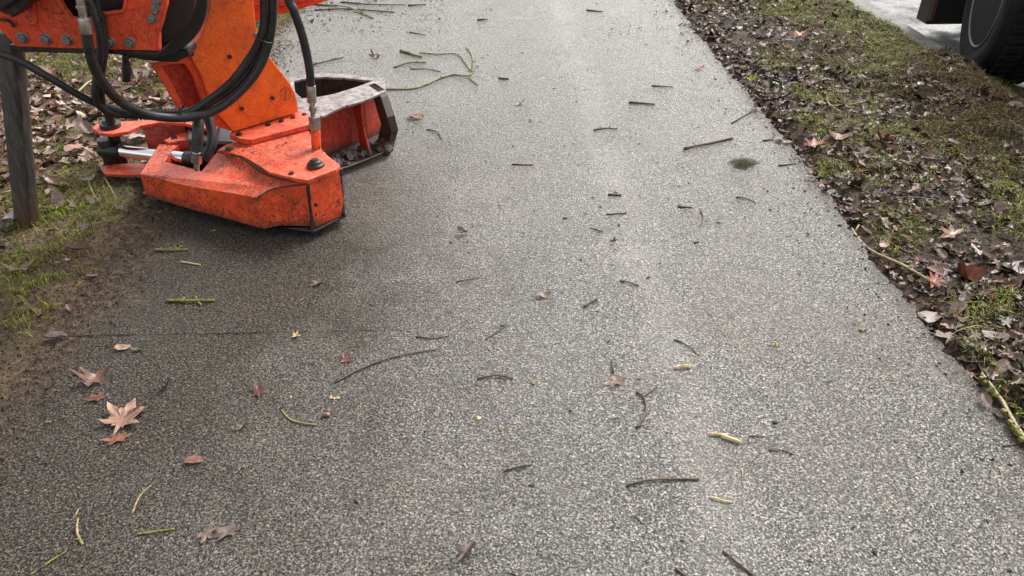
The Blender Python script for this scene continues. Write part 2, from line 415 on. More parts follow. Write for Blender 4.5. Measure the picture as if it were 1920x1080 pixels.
LEAVES = [leaf_geo(k, s, c) for k, s, c in [('oak', 1, .3), ('oak', 2, .6), ('oval', 3, .5), ('oval', 4, .9), ('oak', 5, .5), ('oval', 6, .3), ('oak', 7, .9), ('oval', 8, .8), ('oval', 9, 1.3)]]

def setcol(me, cols):                      # per-vertex albedo attribute
    a = me.color_attributes.new('col', 'FLOAT_COLOR', 'POINT')
    a.data.foreach_set('color', np.concatenate([cols, np.ones((len(cols), 1))], 1).astype(np.float32).ravel())

def litter(name, pts, sizes, cols, hz, tilt, seed, label):
    rs = np.random.RandomState(seed); VV = []; FF = []; CC = []; off = 0
    for i in range(len(pts)):
        V, F = LEAVES[rs.randint(len(LEAVES))]
        a = rs.rand() * 6.283; tx, ty = rs.randn(2) * tilt
        e = Matrix.Rotation(a, 3, 'Z'); t = Matrix.Rotation(tx, 3, 'X') @ Matrix.Rotation(ty, 3, 'Y')
        Q = V * sizes[i] @ np.array(t @ e).T
        Q = Q + np.array([pts[i][0], pts[i][1], hz[i]]); Q[:, 2] -= min(0, Q[:, 2].min() - hz[i]) * .55
        VV.append(Q); FF += [tuple(np.array(f) + off) for f in F]; off += len(V)
        CC.append(np.repeat(cols[i][None], len(V), 0))
    me = bpy.data.meshes.new(name); me.from_pydata(np.concatenate(VV).tolist(), [], [tuple(int(q) for q in f) for f in FF]); me.update()
    setcol(me, np.concatenate(CC))
    for p in me.polygons: p.use_smooth = True
    o = link(name, me, M['leaf']); return tag(o, label, 'leaf litter', kind='stuff')

PAL_R = 1.65 * np.array([(.052, .028, .018), (.080, .040, .024), (.035, .022, .017), (.095, .060, .045), (.13, .085, .068), (.10, .035, .016), (.028, .018, .014), (.16, .10, .075)])
PAL_L = 1.9 * np.array([(.085, .042, .030), (.14, .095, .075), (.20, .145, .12), (.10, .045, .024), (.045, .027, .02), (.25, .19, .155), (.06, .032, .022), (.16, .08, .045)])

# grass cover: noise plus the patches the photo shows (x, y, radius, weight)
def gp(px, py, r, wgt): p = G(px, py); return (p.x, p.y, r, wgt)
GR = [gp(1560, 20, .35, 1), gp(1650, 60, .3, 1), gp(1500, 5, .25, .9), gp(1700, 100, .3, 1), gp(1560, 235, .14, 1.0), gp(1640, 245, .15, 1), gp(1820, 255, .2, 1), gp(1760, 270, .14, .7), gp(1535, 318, .09, 1), gp(1905, 370, .12, 1), gp(1520, 175, .12, .6),
      gp(1800, 120, .2, 1), gp(1850, 200, .22, .9), gp(1700, 160, .2, .7), gp(1870, 560, .08, .8), gp(1780, 190, .2, .5), gp(1610, 130, .25, .7), gp(1900, 420, .1, .7), gp(1600, 190, .15, .5), gp(1850, 320, .12, .6), gp(1720, 320, .1, .5), gp(1460, 25, .2, .6), gp(1640, 350, .08, .4)]
GL = [gp(120, 400, .14, 1), gp(200, 390, .10, .9), gp(60, 490, .13, 1), gp(100, 510, .12, .9), gp(30, 560, .08, .9), gp(80, 590, .07, .8), gp(20, 745, .05, .8), gp(60, 740, .03, .7), gp(60, 370, .12, .8), gp(160, 340, .12, .8), gp(230, 420, .08, .5), gp(90, 295, .12, .6), gp(130, 120, .3, .8),
      gp(200, 150, .3, .7), gp(50, 120, .2, .7), gp(285, 180, .15, .6), gp(520, 40, .22, 1), gp(500, 85, .15, .8), gp(20, 330, .1, .7), gp(150, 450, .08, .7), gp(260, 150, .2, .5), gp(10, 620, .06, .7), gp(5, 430, .1, .7)]
def cover(x, y, L, seed):
    c = .38 * sstep(.50, .66, fbm(x, y, 3.3, seed))
    for (a, b, r, wv) in L: c = c + wv * np.exp(-(((x - a) / r) ** 2 + ((y - b) / r) ** 2))
    return np.clip(c, 0, 1.2)

def scatter_litter(side, n, x0, x1, y0, y1, size, pal, hf, L, seed, label, pw):
    rs = np.random.RandomState(seed)
    x = rs.uniform(x0, x1, n); y = y0 + (y1 - y0) * rs.rand(n) ** 1.25
    c = cover(x, y, L, seed)
    keep = rs.rand(n) > .72 * np.clip(c, 0, 1)
    if side == 'L':
        e = -1.42 - .16 * (fbm(x * 0 + 3, y, 2.4, 41) - .45)
        keep &= (x < e - .05) & ((x < e - .35) | (rs.rand(n) < .35)) 
        keep &= (y > 3.0) | (rs.rand(n) < .45)
        bare = fbm(x, y, 1.7, 77); keep &= (bare < .58) | (y > 3.2)
    else:
        keep |= rs.rand(n) < .22
        keep &= (x > 1.515 - .035 * (rs.rand(n) < .10) - .02 * vn(x, y, 4, 15)) & (x < 2.84 + .1 * rs.rand(n))
        bare = fbm(x, y, 1.9, 87); keep &= (bare < .53) | (rs.rand(n) < .35)
    x, y = x[keep], y[keep]; m = len(x)
    s = size * rs.lognormal(0, .42, m); s = np.clip(s, size * .4, size * 2.2)
    if side == 'L': s = np.where(y < 3.0, np.minimum(s, .038), s)
    cols = pal[rs.choice(len(pal), m, p=pw)] * rs.uniform(.65, 1.3, (m, 1))
    hz = np.maximum(hf(x, y), np.where((x > 0) & (x < 1.51), .001, -1)) + rs.rand(m) * .012 + .002
    return litter('leaf_litter', np.stack([x, y], 1), s, cols, hz, .26, seed, label)
scatter_litter('R', 15500, 1.47, 3.0, .6, 8.5, .034, PAL_R, hR, GR, 3, 'dense wet dark brown leaf litter covering the right verge', np.array([.2, .17, .17, .14, .08, .07, .13, .04]))
scatter_litter('L', 15500, -4.6, -1.45, .6, 7.5, .050, PAL_L, hL, GL, 4, 'pinkish brown leaf litter covering the left verge behind the post', np.array([.2, .18, .13, .12, .12, .07, .13, .05]))

# ---------------------------------------------------------------- grass
def grass(side, n, x0, x1, y0, y1, hf, L, seed, label):
    rs = np.random.RandomState(seed)
    x = rs.uniform(x0, x1, n); y = y0 + (y1 - y0) * rs.rand(n) ** 1.1
    tuft = vn(x, y, 22, 9) > .45
    keep = (rs.rand(n) < cover(x, y, L, 3 if side == 'R' else 4)) & (tuft | (rs.rand(n) < .35))
    if side == 'R': keep &= (x > 1.55) & (x < 2.92 + .12 * rs.rand(n) + .34 * sstep(4.75, 4.25, y))
    else: keep &= x < -1.50 - .16 * (fbm(x * 0 + 3, y, 2.4, 41) - .45)
    x, y = x[keep], y[keep]; m = len(x)
    z = hf(x, y) - .002
    Lh = rs.uniform(.02, .055, m); a = rs.rand(m) * 6.283; lean = rs.uniform(.3, 1.25, m)
    wd = rs.uniform(.0009, .0019, m); dx, dy = np.cos(a), np.sin(a)
    V = np.zeros((m, 5, 3)); base = np.stack([x, y, z], 1)
    side_v = np.stack([-dy, dx, 0 * dx], 1) * wd[:, None]
    d1 = np.stack([dx * Lh * lean * .28, dy * Lh * lean * .28, Lh * .6], 1)
    d2 = np.stack([dx * Lh * lean, dy * Lh * lean, Lh * (.95 - .45 * lean)], 1)
    V[:, 0] = base - side_v; V[:, 1] = base + side_v; V[:, 2] = base + d1 + side_v * .8; V[:, 3] = base + d1 - side_v * .8; V[:, 4] = base + d2
    b = np.arange(m)[:, None] * 5
    Q = (b + np.array([[0, 1, 2, 3]])).tolist(); T = (b + np.array([[3, 2, 4]])).tolist()
    me = bpy.data.meshes.new('grass'); me.from_pydata(V.reshape(-1, 3).tolist(), [], Q + T); me.update()
    dry = sstep(.50, .62, fbm(x, y, 2.6, 99))[:, None] * .65
    if side == 'R':
        dry = np.maximum(dry, .85 * np.exp(-(((x - 2.6) / .35) ** 2 + ((y - 3.9) / .7) ** 2))[:, None])
    tone = rs.rand(m, 1)
    g = np.array([.075, .105, .012]) * (1 - tone) + np.array([.29, .31, .045]) * tone
    br = np.array([.095, .062, .024]) * (1 - tone) + np.array([.25, .185, .08]) * tone
    is_dry = rs.rand(m, 1) < (dry + (.24 if side == 'R' else .15))
    c = np.where(is_dry, br, g) * rs.uniform(.55, 1.5, (m, 1))
    setcol(me, np.repeat(c, 5, 0))
    return tag(link('grass', me, M['grass']), label, 'grass', kind='stuff')
grass('R', 380000, 1.52, 3.36, 1.0, 9, hR, GR, 5, 'patchy short grass among the leaves of the right verge')
grass('L', 190000, -4.2, -1.42, 1.2, 8, hL, GL, 6, 'short green grass round the wooden post on the left verge')

# soil crumbs and grit
def crumbs(name, n, fx, fy, fz, smin, smax, pal, seed, label, cat, stretch=2.0):
    rs = np.random.RandomState(seed)
    x = fx(rs, n); y = fy(rs, n); z = fz(x, y)
    base = np.array([(1, 0, 0), (-.5, .87, 0), (-.5, -.87, 0), (.1, .1, .8), (0, 0, -.4)])
    s = np.clip(smin * rs.lognormal(.2, .6, n), smin * .6, smax)
    a = rs.rand(n) * 6.283; ca, sa = np.cos(a), np.sin(a)
    B = base[None] * rs.uniform(.5, 1.3, (n, 5, 3)) * s[:, None, None]; B[:, :, 0] *= rs.uniform(.8, stretch, (n, 1))
    V = np.stack([B[..., 0] * ca[:, None] - B[..., 1] * sa[:, None] + x[:, None], B[..., 0] * sa[:, None] + B[..., 1] * ca[:, None] + y[:, None], B[..., 2] + z[:, None]], -1)
    b = np.arange(n)[:, None] * 5
    F = np.concatenate([b + np.array([f]) for f in ((0, 1, 3), (1, 2, 3), (2, 0, 3), (1, 0, 4), (2, 1, 4), (0, 2, 4))]).tolist()
    me = bpy.data.meshes.new(name); me.from_pydata(V.reshape(-1, 3).tolist(), [], F); me.update()
    c = np.array(pal)[rs.randint(len(pal), size=n)] * rs.uniform(.6, 1.3, (n, 1)); setcol(me, np.repeat(c, 5, 0))
    return tag(link(name, me, M['dirt']), label, cat, kind='stuff')
DP = [(.045, .028, .016), (.08, .05, .03), (.025, .016, .01), (.13, .085, .05)]
crumbs('soil_crumbs', 40000, lambda r, n: r.uniform(1.50, 2.95, n), lambda r, n: .9 + 6.5 * r.rand(n) ** 1.3, lambda x, y: hR(x, y) + .002, .0022, .014, DP, 21, 'loose dark soil crumbs churned up on the right verge', 'soil')
crumbs('soil_crumbs', 42000, lambda r, n: -1.46 + .10 * r.randn(n) - 1.7 * r.rand(n) ** 1.5 * (r.rand(n) < .7), lambda r, n: .9 + 4.5 * r.rand(n) ** 1.2, lambda x, y: np.maximum(hL(x, y), np.where(x > -1.5, 0, -1)) + .001, .0018, .010, DP + [(.12, .09, .06)], 22, 'loose brown soil crumbs along the left edge of the path', 'soil')
crumbs('grit', 2600, lambda r, n: r.uniform(-1.35, 1.45, n), lambda r, n: .9 + 6.5 * r.rand(n), lambda x, y: x * 0 + .001, .0011, .003, [(.02, .016, .012), (.05, .035, .022), (.35, .30, .2), (.22, .22, .05), (.45, .42, .36)], 23, 'fine grit and tiny specks of wood strewn over the wet asphalt', 'grit')
def clump_xy(seed, n):
    rs = np.random.RandomState(seed); c = np.stack([rs.uniform(-1.2, 1.45, 60), 1.0 + 5.8 * rs.rand(60)], 1)
    k = rs.randint(60, size=n); u = rs.rand(n) < .5
    x = np.where(u, c[k, 0] + .07 * rs.randn(n), rs.uniform(-1.3, 1.45, n)); y = np.where(u, c[k, 1] + .09 * rs.randn(n), 1.0 + 5.8 * rs.rand(n))
    return np.clip(x, -1.35, 1.47), y
cx_, cy_ = clump_xy(5, 1100)
crumbs('grit', 1100, lambda r, n: cx_, lambda r, n: cy_, lambda x, y: x * 0 + .001, .0012, .0032, [(.02, .015, .011), (.035, .026, .018), (.10, .07, .045), (.30, .22, .12), (.16, .15, .05)], 29, 'needle thin wood slivers and shreds strewn in loose drifts over the asphalt', 'grit', 8.0)
crumbs('grit', 2500, lambda r, n: 1.50 - .28 * r.rand(n) ** 2.2, lambda r, n: 1.0 + 6.5 * r.rand(n), lambda x, y: x * 0 + .001, .0016, .007, DP, 24, 'dark soil grit trodden onto the right edge of the asphalt', 'grit')

crumbs('soil_crumbs', 5000, lambda r, n: -1.5 + 1.2 * r.rand(n) ** 2, lambda r, n: 5.5 + 3.0 * r.rand(n), lambda x, y: x * 0 + .001, .002, .012, DP + [(.2, .13, .09)], 25, 'crumbled leaf and soil debris spread over the far left of the path', 'debris')
# ================================================================ TWIGS, CHIPS, LEAVES (each its own thing)
def tube(pts, rad, mat, name, parent=None, seg=7, jitter=0.0, seed=0, smooth=True, caps=True, sub=3, spline=True):
    pts = [Vector(p) for p in pts]; rnd = random.Random(seed)
    if not isinstance(rad, (list, tuple)): rad = [rad] * len(pts)
    if spline and len(pts) > 2:
        P = []; RR = []
        for k in range(len(pts) - 1):
            p0 = pts[max(k - 1, 0)]; p1 = pts[k]; p2 = pts[k + 1]; p3 = pts[min(k + 2, len(pts) - 1)]
            for j in range(sub):
                t = j / sub
                P.append(.5 * ((2 * p1) + (p2 - p0) * t + (2 * p0 - 5 * p1 + 4 * p2 - p3) * t * t + (3 * p1 - p0 - 3 * p2 + p3) * t ** 3))
                RR.append(rad[k] * (1 - t) + rad[k + 1] * t)
        P.append(pts[-1]); RR.append(rad[-1])
    else: P, RR = pts, list(rad)
    V = []; F = []; up = Vector((0, 0, 1))
    prev = None; wv_ = Vector((0, 0, 0))
    for k, p in enumerate(P):
        t = (P[min(k + 1, len(P) - 1)] - P[max(k - 1, 0)]).normalized()
        if prev is None:
            a = t.cross(up) if abs(t.z) < .95 else t.cross(Vector((1, 0, 0)))
        else: a = prev - t * prev.dot(t)
        a.normalize(); prev = a; b = t.cross(a)
        wv_ = .75 * wv_ + Vector((rnd.uniform(-1, 1), rnd.uniform(-1, 1), 0)) * .6
        q = p + wv_ * jitter
        for j in range(seg):
            an = 2 * math.pi * j / seg; r = RR[k] * (1 + (rnd.uniform(-.18, .18) if jitter else 0))
            V.append(q + (a * math.cos(an) + b * math.sin(an)) * r)
    for k in range(len(P) - 1):
        for j in range(seg):
            F.append((k * seg + j, k * seg + (j + 1) % seg, (k + 1) * seg + (j + 1) % seg, (k + 1) * seg + j))
    if caps: F.append(tuple(range(seg))[::-1]); F.append(tuple((len(P) - 1) * seg + j for j in range(seg)))
    return V, F

def ground_h(p):
    if p.x > 1.5: return float(hR(np.array(p.x), np.array(p.y))) + .012
    if p.x < -1.5: return float(hL(np.array(p.x), np.array(p.y))) + .012
    return 0.0
_seed = [100]
def twig(px, wpx, mat, label, cat='twig', branches=(), name='twig', tip=.45):
    """px: photo points along the twig, wpx: its width in photo pixels"""
    _seed[0] += 1; V = []; F = []; rndt = random.Random(_seed[0])
    g0 = G(*px[0]); dist = (g0 - O).length
    r = max(.0008, wpx * .31 * dist / FPX)
    for i, pl in enumerate([px] + list(branches)):
        pts = []
        for q in pl:
            p = G(*q); p.z = ground_h(p) + r * .95; pts.append(p)
        if len(pts) > 2 and i == 0: pts[len(pts) // 2].z += r * .8
        rr = r if i == 0 else r * .7
        n = len(pts); rad = [rr * (1 - (1 - min(1, tip + rndt.uniform(.1, .45))) * k / max(1, n - 1)) * rndt.uniform(.85, 1.12) for k in range(n)]
        chip_ = cat in ('wood chip', 'splinter')
        if chip_: rad = [rd * rndt.uniform(.7, 1.15) for rd in rad]
        v, f = tube(pts, rad, None, '', seg=5 if chip_ else 7, jitter=r * (.45 if chip_ else .62), seed=_seed[0] + i, sub=2 if chip_ else 5)
        if i == 0 and not chip_ and wpx > 3 and len(pts) > 2:
            for t_ in (.3, .62, .8):
                if rndt.random() < .6:
                    q0 = pts[0].lerp(pts[-1], t_) if len(pts) < 3 else pts[min(len(pts) - 2, int(t_ * (len(pts) - 1)))].lerp(pts[min(len(pts) - 1, int(t_ * (len(pts) - 1)) + 1)], .4)
                    q1 = q0 + Vector((rndt.uniform(-1, 1), rndt.uniform(-1, 1), .5)) * r * 4
                    v2, f2 = tube([q0, q1], [r * .6, r * .35], None, '', seg=5, spline=False); off = len(V); V += v2; F += [tuple(a + off for a in q) for q in f2]
        off = len(V); V += v; F += [tuple(a + off for a in q) for q in f]
    return tag(mesh(name, V, F, mat, smooth=cat not in ('wood chip', 'splinter')), label, cat)

M['bark_dark'] = m_bark('dark_twig_bark', (.016, .013, .010), (.085, .066, .048))
B, BD, BM_, BP, MO, WP = M['bark'], M['bark_dark'], M['bark_moss'], M['bark_pale'], M['moss'], M['wood_pale']
twig([(628, 718), (680, 692), (740, 672), (825, 655)], 6, BD, 'long gently curved dark twig to the right of the small red maple leaf')
twig([(780, 632), (815, 636), (843, 630)], 4, BD, 'thin dark twig just above the tip of the long curved twig')
twig([(527, 770), (545, 788), (570, 796), (590, 797)], 5, BP, 'small bow shaped yellowish twig beside the brown seed', tip=.9)
twig([(247, 965), (262, 932), (284, 910)], 5, BP, 'pale bare twig slanting up to the right below the star shaped leaf')
twig([(155, 1022), (144, 1000), (146, 975)], 7, BP, 'short upright pale twig with a dark lower end near the bottom left corner')
twig([(258, 1003), (290, 999), (328, 993)], 6, BM_, 'short level greenish twig near the bottom left corner')
twig([(58, 1079), (95, 1055), (125, 1034)], 5, BM_, 'grey twig with green tip running into the bottom left corner')
twig([(313, 565), (350, 568), (405, 565)], 8, M['moss'], 'bright yellow green mossy stick in front of the orange machine', branches=[[(340, 567), (347, 560)], [(370, 567), (378, 573)]], tip=.8)
twig([(290, 470), (320, 472), (352, 470)], 7, M['moss'], 'mossy green stick lying closest to the orange machine')
twig([(340, 492), (376, 498)], 6, M['wood_pale'], 'short yellow wood splinter between the two mossy green sticks', 'splinter')
twig([(945, 885), (970, 878), (997, 872)], 7, BD, 'short dark twig left of the straight brown stick')
twig([(1175, 912), (1220, 903), (1308, 899)], 8, B, 'straight brown stick lying level in the lower centre of the path', tip=.6)
twig([(1195, 803), (1210, 780), (1208, 750), (1193, 735)], 7, B, 'brown forked twig standing like a letter Y', branches=[[(1208, 745), (1232, 726)]], tip=.9)
twig([(1150, 700), (1148, 675)], 6, BD, 'tiny dark upright twig above the forked twig')
twig([(1265, 692), (1279, 691), (1293, 691)], 11, WP, 'short thick pale wood chip near the path centre', 'wood chip', tip=.9, name='wood_chip')
twig([(1352, 820), (1387, 832)], 13, WP, 'split pale wood chip with a dark sliver attached', 'wood chip', branches=[[(1330, 815), (1364, 818)]], tip=.8, name='wood_chip')
twig([(1405, 818), (1435, 819)], 4, B, 'thin level brown twig right of the split wood chip')
twig([(1390, 880), (1392, 891)], 6, WP, 'tiny pale upright wood chip above the yellow splinter', 'wood chip', name='wood_chip')
twig([(1330, 933), (1345, 938), (1371, 943)], 8, WP, 'pale yellow splinter below the straight brown stick', 'splinter', tip=.8)
twig([(1355, 1033), (1380, 1055), (1412, 1080)], 7, B, 'brown stick slanting down to the bottom edge on the right of centre', tip=.8)
twig([(1267, 1067), (1287, 1083)], 8, B, 'short brown stick cut by the bottom edge')
twig([(1190, 967), (1206, 984)], 3, B, 'thin faint twig below the straight brown stick')
twig([(725, 169), (780, 167), (820, 151), (850, 142), (880, 145), (888, 127), (885, 105), (875, 90)], 6, BM_, 'large branched mossy twig beside the red jaw', 'branch', branches=[[(786, 100), (820, 103), (856, 103), (873, 120), (884, 135)], [(879, 147), (895, 161)]], name='branch')
twig([(750, 97), (790, 109)], 8, BM_, 'thick short greenish stick above the branched twig')
twig([(738, 128), (765, 121), (800, 118)], 6, BM_, 'mossy stick between the short thick stick and the branched twig')
twig([(770, 130), (800, 131), (826, 135)], 3, BD, 'thin dark twig inside the bend of the branched twig')
twig([(1180, 194), (1228, 197)], 7, BD, 'straight dark stick in the upper part of the path')
twig([(1112, 246), (1130, 245), (1158, 243)], 7, BD, 'dark stick with a thick left end on the upper path')
twig([(1372, 261), (1320, 274), (1283, 280)], 7, B, 'reddish brown stick near the right edge of the path', tip=1)
twig([(1372, 232), (1408, 210)], 4, BD, 'thin dark twig slanting towards the right verge')
twig([(1222, 162), (1262, 164)], 4, BD, 'thin level twig above the straight dark stick')
twig([(935, 148), (953, 149)], 5, BD, 'very short dark twig right of the branched twig')
twig([(960, 309), (1000, 310)], 4, B, 'faint brown level twig in the middle of the path')
twig([(1140, 366), (1165, 367)], 6, BD, 'short dark reddish twig in mid path')
twig([(1270, 389), (1298, 390)], 5, BD, 'short dark twig right of the reddish one in mid path')
twig([(1136, 403), (1175, 400)], 4, BD, 'thin dark twig below the short reddish twig')
twig([(1095, 576), (1107, 570), (1120, 562)], 6, BD, 'little dark twig slanting up to the right in mid path')
twig([(1163, 528), (1180, 532), (1197, 537)], 6, BD, 'little dark twig slanting down to the right in mid path')
twig([(910, 638), (935, 622), (952, 610)], 4, BD, 'thin dark twig ending at a dark crumb above the bark flakes')
twig([(1107, 428), (1130, 435)], 4, BD, 'tiny twig to the right of the black droppings')
twig([(800, 243), (820, 250), (828, 262)], 4, BD, 'short bent dark twig just right of the red jaw')
twig([(585, 123), (615, 117), (645, 108)], 5, B, 'brown twig on the path behind the metal ring')
twig([(855, 530), (875, 526), (897, 521)], 4, BD, 'thin faint twig left of the path centre line')
twig([(1380, 370), (1400, 374), (1417, 381)], 4, BD, 'thin curved twig below the moss tuft')
twig([(1313, 395), (1318, 410), (1311, 425)], 4, B, 'small crescent shaped twig in mid path')
twig([(1265, 637), (1290, 650), (1310, 668)], 4, BD, 'faint dark twig above the thick pale wood chip')
twig([(1598, 424), (1630, 462), (1685, 497), (1752, 541)], 8, BP, 'long pale twig lying along the leaves at the right edge of the path', branches=[[(1604, 430), (1612, 420)]], tip=.8)
twig([(1548, 172), (1555, 197), (1574, 214)], 6, BP, 'pale forked twig standing out on the right verge', branches=[[(1556, 197), (1595, 196), (1630, 190)]])
twig([(1660, 385), (1700, 378), (1760, 384)], 5, B, 'thin brown twig buried in the leaves of the right verge')
twig([(1775, 640), (1790, 622), (1830, 612), (1852, 616)], 6, BP, 'curved tan stem looping out of the dark leaves near the right edge')
twig([(170, 352), (176, 372), (190, 388)], 5, BP, 'pale bent twig on the left verge in front of the pin joint')
twig([(200, 348), (222, 385)], 4, BP, 'thin pale twig right of the bent one on the left verge')
twig([(8, 378), (30, 372)], 6, BP, 'short yellow twig left of the wooden post')
twig([(565, 8), (610, 11), (655, 17), (700, 36)], 5, BM_, 'long greenish twig at the far left edge of the path')
twig([(590, 20), (650, 19), (740, 24)], 4, B, 'long thin brown twig at the far left edge of the path')
twig([(640, 5), (700, 11), (760, 10)], 4, BD, 'dark twig at the very top of the path')
twig([(765, 12), (800, 10)], 6, BD, 'short dark stick at the top of the path near the leaves')
twig([(895, 39), (915, 37)], 5, BD, 'short dark twig at the top centre of the path')
twig([(1100, 20), (1130, 23)], 4, BD, 'thin twig at the top right of the path')
twig([(768, 61), (800, 67)], 3, BD, 'fine dark twig above the thick short greenish stick')
twig([(140, 190), (175, 160), (205, 155)], 6, BP, 'pale twig in the leaf litter behind the slanting hose')
twig([(270, 135), (300, 150), (320, 140)], 5, BP, 'light stem in the litter beside the dark brace')
twig([(1430, 265), (1450, 262)], 5, BD, 'dark twig crossing the right edge of the path')
twig([(895, 712), (930, 706), (962, 711)], 7, B, 'flaky brown strip of bark left of the yellow green bits', 'bark strip', name='bark_strip')
twig([(1460, 312), (1492, 308)], 4, BD, 'dark thin twig reaching off the verge beside the moss tuft')
twig([(1880, 838), (1915, 832)], 4, B, 'thin brown twig beside the mossy branch end at the right edge')

# mossy branch at the right path edge, moss cushions are its parts
def blob(center, r, seed, flat=.6, sub=2):
    bm = bmesh.new(); bmesh.ops.create_icosphere(bm, subdivisions=sub, radius=1)
    rnd = random.Random(seed); ph = [rnd.uniform(0, 6) for _ in range(6)]
    V = []
    for v in bm.verts:
        c = v.co; k = 1 + .22 * math.sin(4 * c.x + ph[0]) + .2 * math.sin(5 * c.y + ph[1]) + .18 * math.sin(6 * c.z + ph[2]) + rnd.uniform(-.16, .16)
        V.append(Vector(center) + Vector((c.x * r * k, c.y * r * k * rnd.uniform(.85, 1.1), c.z * r * k * flat)))
    F = [tuple(v.index for v in f.verts) for f in bm.faces]; bm.free(); return V, F
root = empty('mossy_branch', G(1862, 738), 'knobbly branch with bright yellow green moss lying along the right edge of the path', 'branch')
pts = [(1838, 706), (1862, 738), (1885, 775), (1915, 825), (1950, 870)]
P3 = []
for q in pts:
    p = G(*q); p.z = .014; P3.append(p)
V, F = tube(P3, [.005, .006, .0065, .007, .0075], None, '', seg=8, jitter=.0015, seed=9, sub=5)
mesh('stem', V, F, M['bark_pale'], root, smooth=True)
for k, (px, py, r) in enumerate([(1846, 716, .008), (1859, 733, .012), (1866, 742, .009), (1884, 772, .008), (1896, 793, .009), (1903, 803, .010), (1909, 812, .010), (1916, 824, .009), (1840, 709, .007)]):
    p = G(px, py, .018); V, F = blob(p, r, 30 + k, .9)
    mesh('moss_cushion', V, F, M['moss'], root, smooth=True)

# individual leaves on the asphalt
def leaf(px, py, wpx, kind, col, label, seed, curl=.3, rot=0, z=.003, squash=1.0, cat='leaf', name='fallen_leaf'):
    V, F = leaf_geo(kind, seed, curl); p = G(px, py); s = wpx * (p - O).length / FPX
    a = rot; ca, sa = math.cos(a), math.sin(a); base = ground_h(p) + z
    W = []
    for x, y, zz in V: W.append((x * ca * s - y * sa * s + p.x, (x * sa + y * ca) * s * squash + p.y, zz * s + base))
    mn = min(q[2] for q in W); W = [(q[0], q[1], q[2] - mn + base) for q in W]
    o = mesh(name, W, F, M['leaf'], smooth=True)
    rs = np.random.RandomState(seed); rr = np.linalg.norm(V[:, :2], axis=1)[:, None]
    c = np.array(col)[None] * (1 + .25 * rs.randn(len(V), 1) * (rr > .1)); setcol(o.data, np.clip(c, .004, 1))
    return tag(o, label, cat)
leaf(230, 792, 92, 'maple', (.29, .165, .115), 'large pale pinkish star shaped maple leaf lying on the asphalt at the lower left', 41, .22, 1.5, squash=1.1)
leaf(222, 824, 38, 'oak', (.24, .085, .05), 'reddish leaf underside peeping out below the large star shaped leaf', 47, .2, .3, z=.001)
leaf(180, 716, 46, 'oak', (.17, .08, .055), 'folded red brown leaf above the big star shaped leaf', 42, 1.5, .5)
leaf(179, 748, 32, 'oak', (.17, .065, .045), 'flat reddish leaf just below the folded red brown leaf', 43, .2, .1)
leaf(646, 677, 32, 'maple', (.15, .05, .042), 'small red star shaped maple leaf at the start of the long curved twig', 44, .5, .8, squash=1.2)
leaf(483, 735, 36, 'oak', (.12, .045, .04), 'dark red crumpled leaf in the left middle of the path', 45, .45, 2.0)
leaf(365, 866, 32, 'oval', (.18, .09, .065), 'small flat reddish oval leaf below and right of the star shaped leaf', 46, .25, .1)
leaf(425, 1000, 46, 'oak', (.12, .085, .07), 'pale brown decayed leaf flattened on the lower left asphalt', 48, .2, .4)
leaf(390, 1000, 40, 'oak', (.13, .09, .07), 'faint brown leaf scrap left of the decayed leaf', 58, .15, 1.4)
leaf(312, 728, 22, 'oak', (.06, .03, .022), 'tiny dark curled leaf right of the folded red brown leaf', 49, 1.4, 1.2)
leaf(875, 1036, 46, 'oak', (.06, .035, .028), 'dark brown torn leaf at the bottom centre left', 50, .8, 1.0)
leaf(868, 440, 22, 'oval', (.13, .075, .05), 'little brown leaf in mid path left of the black droppings', 51, .9, .3)
leaf(1150, 457, 16, 'oak', (.11, .055, .035), 'tiny reddish scrap of leaf in mid path', 52, .8, .3)
leaf(1152, 718, 40, 'oak', (.15, .09, .06), 'faint brown leaf scrap left of the forked twig', 53, .1, .3)
leaf(270, 770, 26, 'oval', (.07, .04, .03), 'dark curled scrap touching the upper right of the star shaped leaf', 54, 1.4, 2.4)
leaf(455, 802, 22, 'oak', (.09, .05, .03), 'small dark scrap of leaf with a yellow bit on it', 55, .9, .8)
leaf(232, 654, 26, 'oval', (.30, .20, .14), 'pale leaf fragment near the joint line on the left', 56, .3, .2)
leaf(263, 656, 24, 'oak', (.08, .08, .03), 'dark olive leaf fragment near the joint line on the left', 57, .7, .2)
leaf(553, 632, 22, 'maple', (.50, .36, .16), 'tiny pale yellow leaf below the joint line', 59, .4, .2)
leaf(975, 196, 20, 'oak', (.10, .06, .04), 'small brown leaf on the upper path', 60, 1.2, .7)
leaf(780, 222, 32, 'oval', (.28, .16, .12), 'pinkish leaf scrap to the right of the red jaw', 61, .5, 0)
leaf(705, 109, 22, 'oak', (.10, .05, .04), 'dark red curled leaf behind the metal ring', 62, 1.2, .4)
leaf(1020, 556, 26, 'oval', (.22, .14, .10), 'small pinkish brown leaf scrap near the path centre', 63, .6, .3)
leaf(595, 533, 26, 'oak', (.09, .045, .03), 'dark brown leaf scrap right of the mossy sticks', 64, .6, .6)
leaf(110, 636, 32, 'oval', (.11, .08, .08), 'greyish purple leaf on the mud left of the joint line', 65, .4, .2, z=.012)
